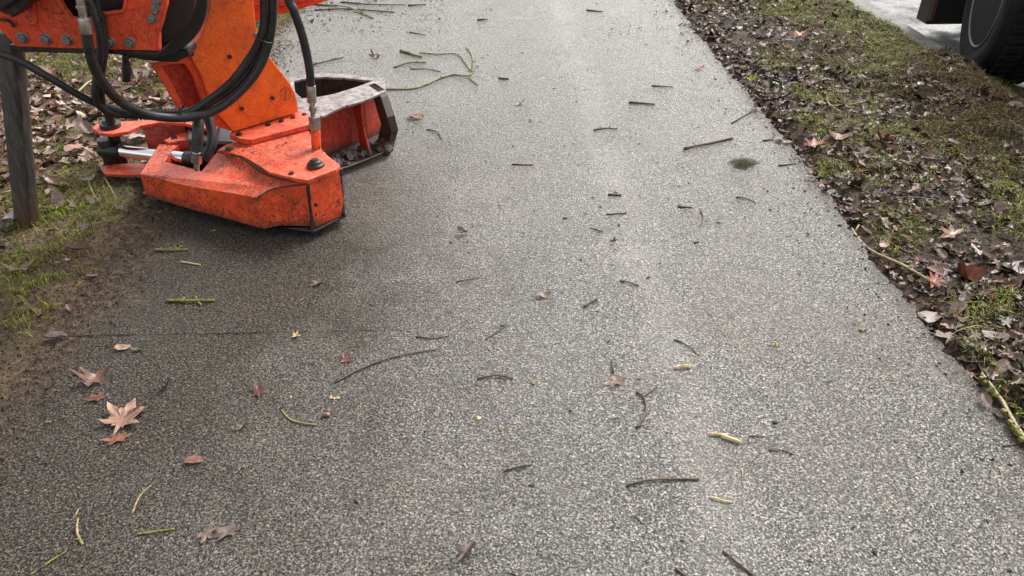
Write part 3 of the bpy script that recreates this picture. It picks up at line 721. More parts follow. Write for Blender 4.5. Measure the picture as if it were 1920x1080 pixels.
# standing out on the verges
leaf(1524, 280, 40, 'oak', (.24, .075, .035), 'reddish orange leaf on the grass of the right verge', 70, .35, .4)
leaf(1570, 268, 40, 'oval', (.20, .10, .08), 'pinkish brown oval leaf right of the reddish orange one', 71, .5, .1)
leaf(1408, 155, 22, 'maple', (.34, .40, .04), 'yellow green leaf standing at the right edge of the path', 72, 1.0, 1.5, z=.012)
leaf(1502, 65, 26, 'oak', (.42, .13, .03), 'orange leaf among the grass at the top of the right verge', 73, .8, .2)
leaf(1655, 278, 40, 'oak', (.18, .075, .04), 'rust coloured leaf in the grass at the centre of the right verge', 74, .7, .4)
leaf(1782, 443, 42, 'oak', (.24, .13, .09), 'pale brown leaf lying flat in the middle of the right verge', 75, .5, .4)
leaf(1748, 535, 36, 'oak', (.30, .10, .07), 'pinkish red leaf at the lower end of the long pale twig', 76, .6, .9)
leaf(1812, 524, 42, 'oval', (.22, .075, .04), 'curled reddish leaf with a raised rim right of the long pale twig', 77, 1.6, -.5)
leaf(1745, 590, 44, 'oval', (.19, .13, .11), 'wet greyish pink leaf flattened at the edge of the path', 78, .3, .1)
leaf(1780, 610, 40, 'oak', (.18, .12, .10), 'greyish pink leaf above the looping tan stem', 79, .4, .8)
leaf(1862, 635, 40, 'oval', (.16, .11, .10), 'broad pinkish grey leaf near the right picture edge', 80, .5, 2.2)
leaf(1660, 456, 22, 'oval', (.30, .16, .12), 'light pinkish leaf above the long pale twig', 81, .5, .5)
leaf(1900, 505, 50, 'oval', (.14, .11, .10), 'big grey brown leaf cut by the right picture edge', 82, .3, .5)
leaf(1310, 130, 20, 'oak', (.28, .08, .04), 'red leaf at the far right edge of the path', 83, .7, .5)
leaf(42, 515, 36, 'oak', (.20, .12, .09), 'pinkish leaf on the grass in front of the wooden post', 84, .6, .4)
leaf(25, 428, 36, 'oval', (.30, .27, .27), 'pale grey leaf at the foot of the wooden post', 86, .7, 1.3)
leaf(83, 300, 40, 'oak', (.42, .32, .26), 'pale cream leaf to the right of the wooden post', 87, .6, .3)
leaf(172, 350, 22, 'oval', (.34, .26, .22), 'small light leaf below the chrome rod', 88, .6, .9)
leaf(100, 745, 30, 'oak', (.10, .065, .045), 'dark leaf at the muddy edge beside the bottom left grass', 89, .8, .9, z=.01)
leaf(300, 40 + 300, 22, 'oval', (.2, .15, .13), 'small leaf scrap beside the lower edge of the orange housing', 90, .6, .9)

# small lumps
def lump(px, py, wpx, mat, label, cat, seed, flat=.6, name='crumb', n=1, stretch=1.0):
    if cat in ('moss bit', 'crumb', 'droppings'): n = max(n, 2) + 2; wpx *= .36; flat *= .75
    else: wpx *= .6
    p = G(px, py); s = .5 * wpx * (p - O).length / FPX; V = []; F = []; rnd = random.Random(seed)
    for k in range(n):
        c = Vector((p.x + (rnd.uniform(-1.6, 1.6) * s if n > 1 else 0), p.y + (rnd.uniform(-.8, .8) * s if n > 1 else 0), ground_h(p) + s * flat * .7))
        v, f = blob(c, s * (rnd.uniform(.6, 1) if n > 1 else 1), seed + k, flat); off = len(V)
        V += [Vector(((q.x - p.x) * stretch + p.x, q.y, q.z)) for q in v]; F += [tuple(a + off for a in q) for q in f]
    return tag(mesh(name, V, F, mat, smooth=True), label, cat)
M['char'] = m_plain('black_crumb', (.008, .008, .007), .4, scale=60)
M['tan'] = m_plain('tan_seed', (.20, .11, .065), .35, scale=60)
lump(1060, 410, 14, M['char'], 'pair of black droppings in the middle of the path', 'droppings', 201, .8, 'droppings', 2)
lump(612, 780, 18, M['tan'], 'glossy brown seed lying right of the bow shaped twig', 'seed', 202, .8, 'seed', 1, 1.2)
lump(457, 877, 12, M['tan'], 'tiny orange brown nut below the crumpled dark leaf', 'seed', 203, .8, 'seed')
lump(92, 791, 14, M['moss'], 'round yellow green moss bit near the left edge', 'moss bit', 204, .8, 'moss_bit')
lump(1613, 620, 18, M['moss'], 'bright yellow green moss lump near the right edge of the path', 'moss bit', 205, .8, 'moss_bit', 2)
lump(1453, 647, 20, M['moss'], 'flat faded green moss bit left of the bright moss lump', 'moss bit', 206, .4, 'moss_bit', 3)
lump(898, 786, 14, M['wood_pale'], 'round cream coloured chip in the lower middle of the path', 'wood chip', 207, .5, 'wood_chip')
lump(545, 1003, 12, M['moss'], 'tiny green bud at the bottom of the path left of centre', 'moss bit', 208, .7, 'moss_bit')
lump(1000, 718, 20, M['moss'], 'yellow green bud at the end of the bark strip', 'moss bit', 209, .6, 'moss_bit', 2)
lump(1070, 770, 16, M['char'], 'dark round crumb left of the forked twig', 'crumb', 210, .7)
lump(1450, 792, 20, M['char'], 'dark crumpled crumb above the thin level twig on the right', 'crumb', 211, .6, n=2)
lump(946, 612, 16, M['char'], 'dark crumb at the end of the thin twig left of centre', 'crumb', 212, .6)
lump(1280, 1014, 16, M['char'], 'black crumb near the bottom edge right of centre', 'crumb', 213, .6, n=2)
lump(1306, 455, 12, M['char'], 'black cube like crumb in the right half of mid path', 'crumb', 214, .9)
lump(1072, 914, 14, M['tan'], 'pinkish crumb left of the straight brown stick', 'crumb', 215, .4)
lump(995, 911, 16, M['char'], 'dark crumb below the short dark twig', 'crumb', 216, .5)
lump(1010, 1040, 18, M['bark_dark'], 'dark bark scrap at the bottom centre', 'crumb', 217, .4, n=2)
lump(940, 804, 18, M['bark_moss'], 'faint olive moss smear below the cream coloured chip', 'moss bit', 218, .15, 'moss_bit', 3)
lump(440, 660, 10, M['moss'], 'small yellow moss bit below the joint line', 'moss bit', 219, .5, 'moss_bit')
lump(418, 596, 8, M['moss'], 'small yellow moss bit below the mossy stick', 'moss bit', 220, .5, 'moss_bit')
lump(545, 745, 10, M['wood_pale'], 'tiny yellow chip above the bow shaped twig', 'wood chip', 221, .5, 'wood_chip')
lump(628, 745, 16, M['wood_pale'], 'torn yellow brown wood fibre below the long curved twig', 'wood chip', 222, .3, 'wood_chip', 3)
lump(400, 432, 16, M['moss'], 'faint green bits in the shade right under the machine', 'moss bit', 223, .3, 'moss_bit', 4)
# moss / grass tuft on the path
def tuft(px, py, wpx, label, seed):
    p = G(px, py); s = .5 * wpx * (p - O).length / FPX; rnd = random.Random(seed); V = []; F = []; cols = []
    for k in range(1500):
        a = rnd.uniform(0, 6.28); r = s * math.sqrt(rnd.random()) * (.72 + .22 * math.sin(3 * a + 1) + .16 * math.sin(7 * a)) * rnd.uniform(.8, 1.25); x = p.x + r * math.cos(a) * 1.0; y = p.y + r * math.sin(a) * .7; z = rnd.uniform(0, .030) * (1 - r / s * .7)
        b = rnd.uniform(0, 6.28); L = rnd.uniform(.008, .02); t = rnd.uniform(-.2, .5)
        d1 = Vector((math.cos(b), math.sin(b), t)) * L; sd = Vector((-math.sin(b), math.cos(b), .3)) * .0009; q = Vector((x, y, z + .001))
        o = len(V); V += [q - sd, q + sd, q + d1]; F.append((o, o + 1, o + 2)); c = rnd.choice([(.09, .085, .022), (.05, .036, .016), (.14, .115, .035), (.022, .016, .009)]); cols += [c] * 3
    o = mesh('moss_tuft', V, F, M['grass']); setcol(o.data, np.array(cols)); return tag(o, label, 'moss tuft')
tuft(1394, 308, 58, 'olive brown tuft of torn turf lying alone on the asphalt near the right edge', 5)

# countable crumbs and verge leaves: individuals sharing a group
def protos(n):
    out = []
    for k in range(n):
        V, F = blob((0, 0, 0), 1, 400 + k, .5, 1); me = bpy.data.meshes.new('bark_crumb'); me.from_pydata([tuple(v) for v in V], [], F); me.update()
        me.materials.append(M['bark_dark'] if k % 3 else M['char']); out.append(me)
    return out
rnd = random.Random(77); PR = protos(6)
for k in range(150):
    px = rnd.uniform(560, 1700); py = rnd.uniform(5, 1075) if rnd.random() < .35 else rnd.uniform(5, 520)
    p = G(px, py)
    if not (-1.2 < p.x < 1.46) or (p.x < -.3 and 2.5 < p.y < 4.2): continue
    o = bpy.data.objects.new('bark_crumb', PR[k % 6]); C.objects.link(o); s = rnd.uniform(.0022, .0062)
    o.location = (p.x, p.y, s * .4); o.scale = (s * rnd.uniform(1, 2.6), s, s * .8); o.rotation_euler = (0, 0, rnd.uniform(0, 3.1))
    tag(o, 'small dark crumb of bark or soil scattered on the wet asphalt path', 'crumb', 'dark crumbs scattered on the path')
LM = []
for k, (V, F) in enumerate(LEAVES):
    for c in range(2):
        me = bpy.data.meshes.new('verge_leaf'); me.from_pydata(V.tolist(), [], F); me.update(); me.materials.append(M['leaf'])
        col = [(.13, .08, .06), (.10, .045, .03), (.16, .105, .085), (.19, .07, .035), (.07, .042, .03)][(k * 2 + c) % 5]
        setcol(me, np.repeat(np.array([col]), len(V), 0))
        for q in me.polygons: q.use_smooth = True
        LM.append(me)
def verge_leaves(n, x0, x1, y0, y1, hf, size, label, group, seed, test):
    rnd = random.Random(seed)
    for k in range(n):
        x = rnd.uniform(x0, x1); y = y0 + (y1 - y0) * rnd.random() ** 1.3
        if not test(x, y): continue
        o = bpy.data.objects.new('verge_leaf', LM[rnd.randrange(len(LM))]); C.objects.link(o); s = size * rnd.uniform(.8, 1.5)
        o.scale = (s, s, s); o.rotation_euler = (rnd.gauss(0, .25), rnd.gauss(0, .25), rnd.uniform(0, 6.28))
        o.location = (x, y, float(hf(np.array(x), np.array(y))) + .016)
        tag(o, label, 'leaf', group)
verge_leaves(130, 1.56, 2.8, 1.5, 6, hR, .042, 'fallen brown leaf lying on top of the litter of the right verge', 'loose leaves on the right verge', 8, lambda x, y: x < y * .75)
verge_leaves(34, -1.45, -.45, 5.7, 7.0, lambda x, y: -.012, .034, 'small brown leaf scrap among the twigs at the far left of the path', 'leaf scraps at the far left of the path', 12, lambda x, y: x < -.25 - (7.0 - y) * .7)
verge_leaves(10, 1.33, 1.5, 5.2, 6.6, lambda x, y: -.012, .03, 'small brown leaf scrap on the far right edge of the asphalt', 'leaf scraps at the far right edge of the asphalt', 13, lambda x, y: True)
verge_leaves(120, -3.2, -1.55, 2.6, 6, hL, .058, 'fallen brown leaf lying on top of the litter of the left verge', 'loose leaves on the left verge', 9, lambda x, y: x > -y * .75)

#@@MACHINE
# ================================================================ ORANGE MACHINE
def rel(pts, Y): return [PY(x, y, Y) for x, y in pts]
def prism(name, front, ext, mat, parent, bevel=.003, smooth=False):
    """polygon of world points pushed along ext: a real plate with thickness"""
    ext = Vector(ext); n = len(front); V = list(front) + [p + ext for p in front]
    F = [tuple(range(n)), tuple(range(2 * n - 1, n - 1, -1))] + [(k, (k + 1) % n, n + (k + 1) % n, n + k) for k in range(n)]
    return mesh(name, V, F, mat, parent, smooth, bevel)
def ring_prism(name, outer, inner, ext, mat, parent, bevel=.003):
    ext = Vector(ext); n = len(outer); V = list(outer) + list(inner); V += [v + ext for v in V]; m = 2 * n; F = []
    for k in range(n):
        j = (k + 1) % n
        F += [(k, j, n + j, n + k), (m + k, m + n + k, m + n + j, m + j), (k, m + k, m + j, j), (n + k, n + j, m + n + j, m + n + k)]
    return mesh(name, V, F, mat, parent, False, bevel)
def cyl(name, a, b, r, mat, parent, seg=24, r2=None, bevel=.001, smooth=True):
    a, b = Vector(a), Vector(b); V, F = tube([a, b], [r, r if r2 is None else r2], None, '', seg=seg, spline=False)
    o = mesh(name, V, F, mat, parent, smooth, bevel)
    if smooth:
        for p in o.data.polygons: p.use_smooth = len(p.vertices) == 4
    return o
def lathe(name, c, axis, prof, mat, parent, seg=32):
    c = Vector(c); axis = Vector(axis).normalized(); u = axis.cross(Vector((0, 0, 1)))
    if u.length < .1: u = Vector((1, 0, 0))
    u.normalize(); v = axis.cross(u); V = []; F = []
    for (t, r) in prof:
        for j in range(seg):
            a = 2 * math.pi * j / seg; V.append(c + axis * t + (u * math.cos(a) + v * math.sin(a)) * r)
    for k in range(len(prof) - 1):
        for j in range(seg): F.append((k * seg + j, k * seg + (j + 1) % seg, (k + 1) * seg + (j + 1) % seg, (k + 1) * seg + j))
    F.append(tuple(range(seg))[::-1]); F.append(tuple((len(prof) - 1) * seg + j for j in range(seg)))
    o = mesh(name, V, F, mat, parent)
    for p in o.data.polygons: p.use_smooth = len(p.vertices) == 4
    b = o.modifiers.new('bevel', 'BEVEL'); b.width = .0015; b.segments = 2; b.limit_method = 'ANGLE'; b.angle_limit = R(30)
    return o
def bolt(c, n, r, parent, mat=None, washer=True, h=.7):
    """hexagon head on a washer, one mesh"""
    c = Vector(c); n = Vector(n).normalized(); V = []; F = []
    for (a, b, rr, seg) in (([(0, r * 1.35, 16), (r * .22, r * 1.35, 16)] if washer else []) and [(0, r * .22, r * 1.35, 16)]) + [(r * .2, r * (.2 + h), r, 6)]:
        v, f = tube([c + n * a, c + n * b], [rr, rr * .93], None, '', seg=seg, spline=False); off = len(V)
        V += v; F += [tuple(x + off for x in q) for q in f]
    return mesh('bolt', V, F, mat or M['bolt'], parent, False, r * .08)
def top_solid(name, top, zb, mat, parent, bevel=.004, taper=0.0):
    """solid whose top outline is given by (px, py, z) and which goes straight down to zb"""
    T = [G(x, y, z) for x, y, z in top]; n = len(T)
    c = sum(T, Vector()) / n
    Bm = [Vector((p.x + (p.x - c.x) * taper, p.y + (p.y - c.y) * taper, zb)) for p in T]
    bm = bmesh.new(); tv = [bm.verts.new(p) for p in T]; bv = [bm.verts.new(p) for p in Bm]
    bm.faces.new(tv); bm.faces.new(bv[::-1])
    for k in range(n): bm.faces.new((tv[k], bv[k], bv[(k + 1) % n], tv[(k + 1) % n]))
    bmesh.ops.triangulate(bm, faces=[f for f in bm.faces if len(f.verts) > 4], ngon_method='EAR_CLIP'); bmesh.ops.recalc_face_normals(bm, faces=bm.faces)
    me = bpy.data.meshes.new(name); bm.to_mesh(me); bm.free(); o = link(name, me, mat, parent)
    b = o.modifiers.new('bevel', 'BEVEL'); b.width = bevel; b.segments = 2; b.limit_method = 'ANGLE'; b.angle_limit = R(24)
    return o

mach = empty('tree_shear', G(500, 400, 0), 'worn orange hydraulic tree shear with black hoses resting at the left of the path', 'machine')
OR, OC, OP, RD = M['orange'], M['orange_clean'], M['orange_plate'], M['red']

# --- lower housing: side arm with the slot for the cylinder
top = [(262, 326, .150), (299, 270, .170), (335, 272, .172), (321, 284, .170), (309, 303, .163), (345, 312, .168), (378, 321, .172), (392, 306, .18), (398, 293, .20), (410, 283, .215), (452, 297, .222), (505, 329, .228), (577, 345, .235), (515, 353, .212), (482, 371, .185), (400, 357, .166), (345, 347, .158)]
arm_ = top_solid('side_arm', top, .045, OR, mach, .006, .0)
# back rail behind the slot, with its dark hole
prism('back_rail', [G(307, 262, .185), G(315, 268, .18), G(352, 262, .185), G(408, 262, .19), G(404, 240, .19), G(356, 243, .19)], (0, 0, -.05), OR, mach, .003)
cyl('rail_hole', G(327, 258, .186), G(327, 258, .189), .013, M['black'], mach, 16, bevel=0)
# floor of the slot
prism('slot_floor', [G(262, 326, .085), G(299, 262, .085), G(415, 262, .085), G(415, 318, .085), G(380, 345, .085)], (0, 0, -.03), M['muddy'], mach, .001)
# main body under the top plate
top = [(455, 300, .232), (506, 329, .240), (577, 343, .245), (636, 315, .255), (606, 290, .255), (577, 250, .255), (566, 238, .255), (455, 262, .240), (420, 283, .235)]
top_solid('body_shell', top, .045, OR, mach, .003)
# thick top plate
top = [(408, 281, .243), (425, 270, .25), (455, 262, .258), (574, 236, .262), (583, 252, .264), (590, 268, .266), (607, 286, .270), (638, 309, .272), (630, 318, .270), (577, 338, .262), (545, 333, .258), (505, 323, .254), (465, 298, .248), (450, 291, .246)]
T = [G(*q) for q in top]; prism('top_plate', T, (0, 0, -.018), OR, mach, .003)
# bottom wear rim all round
rim = [(300, 366, .03), (380, 388, .03), (450, 408, .03), (520, 428, .03), (590, 438, .03), (650, 407, .03), (640, 385, .03), (560, 350, .03), (300, 330, .03)]
prism('wear_rim', [G(*q) for q in rim], (0, 0, .012), M['worn'], mach, .003)
prism('undercarriage', [G(x, y, .034) for x, y in [(330, 372), (520, 418), (630, 390), (600, 350), (420, 330)]], (0, 0, -.03), M['muddy'], mach, .003)
# weld seams and bare corner edges
def seam(pts, r, mat, name='weld_seam', seg=6, jit=.0012): 
    V, F = tube(pts, r, None, '', seg=seg, jitter=jit, seed=len(pts) * 7, sub=5); return mesh(name, V, F, mat, mach, smooth=True)
seam([G(577, 343, .243), G(583, 390, .13), G(587, 432, .035)], .0085, M['worn'])
seam([G(638, 316, .250), G(641, 360, .14), G(645, 404, .045)], .008, M['worn'])
seam([G(482, 372, .184), G(485, 395, .11), G(488, 415, .05)], .0035, M['worn'])
seam([G(482, 371, .187), G(515, 353, .215), G(577, 345, .237)], .0025, M['worn'])
seam([G(408, 284, .232), G(452, 297, .236), G(505, 329, .240), G(577, 343, .246)], .0055, M['worn'])
seam([G(577, 343, .246), G(608, 330, .250), G(637, 317, .254)], .006, M['worn'])
def hexbolt(px, py, z, r, h=.7, mat=None, washer=True, parent=mach): return bolt(G(px, py, z), (0, 0, 1), r, parent, mat, washer, h)
tp = bpy.data.objects['top_plate']
lathe('pivot_bolt', G(592, 311, .267), (0, 0, 1), [(0, .036), (.010, .034), (.012, .026), (.022, .024), (.024, .015), (.030, .014)], M['worn'], tp)
hexbolt(547, 326, .257, .011, .6, M['worn'], True, tp)
hexbolt(430, 279, .250, .014, .3, M['worn'], True, tp)
bolt(PY(591, 383, G(591, 383, .14).y - .004), (.45, -.9, 0), .008, mach, M['black'], False)

# --- mast foot flange and mast
A3 = G(440, 247, .290); B3 = G(559, 209, .305); e = (B3 - A3); e.z = 0; e.normalize()
nrm = Vector((e.y, -e.x, 0))                                     # towards the camera side
def MP(x, y, off=0.0): return PP(x, y, A3 + nrm * off, nrm)
F0 = [MP(437, 262, .055), MP(577, 226, .055), MP(575, 214, 0), MP(562, 208, 0), MP(438, 246, 0)]
fl = [G(452, 260, .285), G(470, 262, .284), G(585, 232, .290), G(583, 216, .292), G(560, 205, .292), G(438, 240, .285), G(430, 252, .284)]
prism('mast_flange', fl, (0, 0, -.024), OP, mach, .003)
flo = bpy.data.objects['mast_flange']
for (x, y) in [(448, 252), (503, 235), (528, 229), (550, 223), (571, 217)]: hexbolt(x, y, .286, .011, .9, M['black'], True, flo)
mast_px = [(396, -330), (478, -330), (474, -60), (476, 0), (481, 50), (497, 95), (545, 157), (554, 176), (558, 190), (560, 211), (438, 248), (398, 205), (376, 140), (355, 104), (378, 66), (390, 30), (394, 0)]
mast = prism('mast', [MP(x, y) for x, y in mast_px], -nrm * .20, OC, mach, .006)
for (x, y, r) in [(430, 106, .010), (510, 183, .010), (453, 203, .010)]: bolt(MP(x, y, .001), nrm, r, mast, M['worn'], False, .8)
c0 = MP(480, 184, -.002); c1 = MP(514, 184, -.002)
lathe('cover_disc', c0, nrm, [(0, (c1 - c0).length), (.0045, (c1 - c0).length)], OC, mast, 40)
# small round stamped emblem
def strokes(name, lines, mat, parent, r=.0009):
    V = []; F = []
    for ln in lines:
        v, f = tube(ln, r, None, '', seg=5, spline=False); o = len(V); V += v; F += [tuple(a + o for a in q) for q in f]
    return mesh(name, V, F, mat, parent)
ec = (535, 176); L_ = [[MP(ec[0] + 10 * math.cos(a), ec[1] + 12 * math.sin(a), .0005) for a in np.linspace(0, 6.283, 17)]]
L_ += [[MP(528, 172, .0005), MP(534, 168, .0005), (MP(541, 173, .0005))], [MP(527, 179, .0005), MP(533, 175, .0005), MP(538, 181, .0005), MP(543, 176, .0005)], [MP(531, 184, .0005), MP(537, 186, .0005)], [MP(535, 164, .0005), MP(535, 188, .0005)]]
strokes('emblem', L_, M['worn'], mast, .0008)
# darker side brace with its opening, set back behind the mast face
SB = [(283, 119), (318, 112), (355, 104), (376, 140), (398, 205), (438, 247), (385, 232), (340, 216), (312, 165)]
SI = [(303, 124), (320, 121), (347, 119), (362, 142), (376, 180), (390, 212), (362, 214), (345, 200), (325, 160)]
ring_prism('side_brace', [MP(x, y, -.015) for x, y in SB], [MP(x, y, -.015) for x, y in SI], -nrm * .02, OP, mach, .003)
prism('brace_web', [MP(x, y, -.10) for x, y in [(290, 110), (372, 104), (420, 190), (445, 240), (350, 225)]], -nrm * .02, M['red'], mach, .002)
cyl('knob', MP(358, 101, .012), MP(358, 101, -.02), .012, M['black'], mach, 12)
# dark saddle behind the foot
prism('saddle', [G(350, 262, .215), G(440, 268, .215), G(432, 228, .215), G(352, 224, .215)], (0, 0, -.17), M['maroon'], mach, .01)

# --- slewing drum
Yb = 2.72
dn = Vector((.25, -1, .0)).normalized()
def DP_(x, y, d): return PP(x, y, PY(250, -15, 2.80) - dn * d, dn)
dc = PY(250, -15, 2.80)
def drum_r(px, d): return (DP_(250 + px, -15, d) - DP_(250, -15, d)).length
lathe('drum', DP_(252, -18, 0), -dn, [(0, drum_r(80, 0)), (0, drum_r(112, 0)), (.09, drum_r(112, .05)), (.091, drum_r(118, .09)), (.10, drum_r(118, .1))], M['maroon'], mach, 64)
lathe('drum_flange', DP_(250, -18, .10), -dn, [(0, drum_r(137, .10)), (.035, drum_r(139, .12)), (.05, drum_r(134, .14)), (.11, drum_r(132, .14))], M['black'], mach, 64)
prism('drum_saddle', rel([(236, 97), (352, 93), (356, 104), (330, 117), (300, 116), (262, 112), (240, 104)], 2.93), (0, .1, 0), M['black'], mach, .004)

# --- bolted bracket (left end of the boom)
bp = [(-60, 45), (0, 56), (31, 88), (158, 92), (299, 96), (298, 62), (303, 40), (312, 12), (320, -60), (330, -330), (236, -330), (234, -20), (232, 10), (228, 20), (186, 25), (162, 35), (148, 38), (132, 33), (118, 14), (104, -12), (96, -60), (90, -330), (-60, -330)]
br = prism('bracket_plate', rel(bp, Yb), (0, .028, 0), OP, mach, .004)
prism('bracket_plate', [p + Vector((0, .26, 0)) for p in rel(bp, Yb)], (0, .028, 0), OP, mach, .004)
prism('mounting_channel', rel([(16, 84), (299, 97), (296, 104), (240, 103), (22, 97)], Yb + .012), (0, .27, 0), M['worn'], mach, .003)
prism('boom_core', rel([(60, -330), (330, -330), (300, 20), (95, 20)], Yb + .12), (0, .10, 0), M['black'], mach, .004)
for (x, y) in [(43, 71), (86, 73), (126, 75), (205, 79), (243, 80)]: bolt(PY(x, y, Yb - .001), (0, -1, 0), .0155, br, M['bolt'], True, .75)
for (x, y) in [(291, 18), (285, 36), (294, 3)]: bolt(PY(x, y, Yb - .001), (0, -1, 0), .0125, br, M['bolt'], True, .75)
# window frame lip and corner rib
V, F = tube(rel([(184, 27), (226, 22), (234, 10), (236, -20), (238, -80)], Yb - .004), .006, None, '', seg=8, sub=4); mesh('window_lip', V, F, OP, br, True)
V, F = tube(rel([(62, -10), (64, 22), (68, 40), (58, 46)], Yb - .004), .006, None, '', seg=8, sub=4); mesh('rib', V, F, OP, br, True)
V, F = tube(rel([(-10, 36), (12, 38), (22, 44), (27, 48)], Yb - .012), .005, None, '', seg=8, sub=4); mesh('cable', V, F, M['rubber'], mach, True)
V, F = tube(rel([(312, -20), (308, 30), (297, 66), (297, 94)], Yb - .003), .004, None, '', seg=8, sub=4); mesh('rib', V, F, OP, br, True)
bolt(PY(26, 47, Yb - .014), (0, -1, 0), .008, br, M['black'], False)
# weathered block in the upper left corner
prism('hose_block', rel([(-40, -80), (62, -80), (60, -8), (48, 12), (24, 34), (0, 22), (-40, 18)], Yb - .10), (0, .09, 0), M['worn'], mach, .006)
prism('hose_block', rel([(-40, -90), (90, -90), (66, -6), (52, 4), (36, -4), (4, 20), (-40, 26)], Yb - .13), (0, .03, 0), M['black'], mach, .006)
# hanging threaded pin
V, F = tube(rel([(236, 100), (236, 118), (237, 134), (237, 151)], 2.86), [.012, .013, .016, .016], None, '', seg=12, jitter=.001, seed=3); mesh('hanging_pin', V, F, M['black'], mach, True)
# upper boom out of the picture and the red arm behind
prism('boom', [PY(60, -330, Yb), PY(480, -330, Yb), PY(480, -330, Yb) + Vector((-.1, 0, .5)), PY(60, -330, Yb) + Vector((-.4, 0, .45))], (0, .35, 0), OP, mach, .01)
arm2 = [(470, 42), (505, 31), (560, 18), (612, 2), (680, -18), (690, -46), (560, -22), (440, 2)]
prism('rear_arm', rel(arm2, 3.75), (0, .10, 0), M['orange_plate'], mach, .004)
prism('rear_arm', rel([(478, 20), (520, 14), (575, 4), (575, -4), (478, 8)], 3.73), (0, .02, 0), M['red'], mach, .003)

# --- pin joint on the left and the chrome cylinder
UP = [(173, 240, .235), (180, 232, .237), (200, 228, .238), (240, 227, .238), (300, 223, .238), (345, 213, .238), (410, 222, .238), (405, 246, .238), (345, 231, .237), (300, 229, .236), (262, 236, .236), (240, 246, .235), (210, 251, .234), (186, 249, .234)]
prism('pin_plate', [G(*q) for q in UP], (0, 0, -.016), OP, mach, .003)
prism('pin_plate', [G(*q) for q in [(188, 314, .07), (200, 308, .07), (245, 306, .07), (300, 306, .07), (300, 326, .07), (225, 327, .07), (196, 325, .07)]], (0, 0, -.016), OP, mach, .003)
web = [G(266, 238, .222), G(345, 232, .222), G(345, 232, .06) , G(266, 238, .06)]
web[2] = Vector((web[1].x, web[1].y, .06)); web[3] = Vector((web[0].x, web[0].y, .06))
prism('pin_web', web, (.02, .10, 0), M['red'], mach, .004)
pc = G(207, 236, .24)
lathe('pin', Vector((pc.x, pc.y, .05)), (0, 0, 1), [(0, .026), (.155, .026), (.156, .034), (.178, .034), (.179, .046), (.205, .044), (.206, .030), (.222, .028)], M['black'], mach, 24)
ra = G(203, 281, .13); rb = G(356, 298, .14)
cyl('chrome_rod', ra.lerp(rb, .12), rb, .029, M['chrome'], mach, 32)
cyl('rod_eye', ra + Vector((-.03, 0, 0)), ra.lerp(rb, .16), .034, M['black'], mach, 20)
cyl('rod_eye', ra + Vector((0, 0, .055)), ra + Vector((0, 0, -.06)), .036, M['black'], mach, 20)
cyl('cylinder_gland', G(350, 298, .145), G(378, 300, .15), .036, M['black'], mach, 24)
cyl('cylinder_barrel', G(366, 291, .14), G(408, 288, .15), .046, M['black'], mach, 24)

# --- metal ring and red jaw on the right
ZO = .29
OUT = [(543, 146), (572, 139), (605, 137), (650, 139), (692, 146), (722, 146), (723, 170), (695, 183), (664, 194), (640, 200), (606, 217), (560, 220), (545, 190)]
INN = [(551, 152), (575, 146), (605, 144), (648, 146), (684, 150), (700, 151), (692, 154), (668, 163), (645, 170), (625, 176), (600, 181), (566, 184), (553, 172)]
jr = ring_prism('jaw_ring', [G(x, y, ZO) for x, y in OUT], [G(x, y, ZO) for x, y in INN], (0, 0, -.012), M['worn'], mach, .002)
M['ringtop'] = m_plain('scuffed_pale_steel', (.25, .215, .20), .34, .35, .85, 30, .4)
jr.data.materials.clear(); jr.data.materials.append(M['ringtop'])
I0 = [G(x, y, ZO - .012) for x, y in INN]; n = len(I0); c_ = sum(I0, Vector()) / n
V = I0 + [Vector((p.x + (c_.x - p.x) * .05, p.y + (c_.y - p.y) * .05, .04)) for p in I0]
F = [(k, (k + 1) % n, n + (k + 1) % n, n + k) for k in range(n)] + [tuple(range(n, 2 * n))]
mesh('ring_wall', V, F, M['muddy'], mach)
top_e = [G(x, y, ZO - .013) for x, y in [(606, 217), (640, 200), (664, 194), (695, 183), (723, 170)]]
back = Vector((-.06, .095, 0))
# recessed back wall, floor, ribs, end plate
V = [p + back for p in top_e] + [Vector((p.x, p.y, .03)) + back * .9 for p in top_e]; k5 = 5
F = [(k, k + 1, k5 + k + 1, k5 + k) for k in range(4)]
mesh('jaw_wall', V, F, RD, mach)
sol = bpy.data.objects['jaw_wall'].modifiers.new('solid', 'SOLIDIFY'); sol.thickness = .012
lip = [G(634, 324, .02), G(690, 303, .02), G(738, 282, .02)]
prism('jaw_floor', lip + [Vector((top_e[4].x, top_e[4].y, .02)) + back, Vector((top_e[0].x, top_e[0].y, .02)) + back], (0, 0, .014), M['muddy'], mach, .003)
def ribp(t, name='jaw_rib', mat=RD, w=.012):
    a = G(606, 217, ZO - .013).lerp(G(723, 170, ZO - .013), t); l0 = lip[0].lerp(lip[2], t)
    pts = [a, a.lerp(Vector((l0.x, l0.y, .034)), .5) + back * .28, Vector((l0.x, l0.y, .034)) + back * .05, Vector((l0.x, l0.y, .034)) + back, a + back]
    d = (lip[2] - lip[0]).normalized() * w
    return prism(name, pts, d, mat, mach, .002)
ribp(.58)
d = (lip[2] - lip[0]).normalized()
ep = [G(722, 168, ZO), G(728, 178, ZO - .01), G(740, 216, .20), G(747, 243, .12), G(742, 262, .06), G(737, 284, .015)]
endp = [G(717, 176, ZO - .01), G(724, 230, .14), G(722, 288, .02)]
pl = [Vector(p) for p in ep]; bk = [p + back * 1.0 for p in pl]
V = pl + bk + [p - d * .045 for p in pl] + [p - d * .045 for p in bk]; m6 = 6; F = []
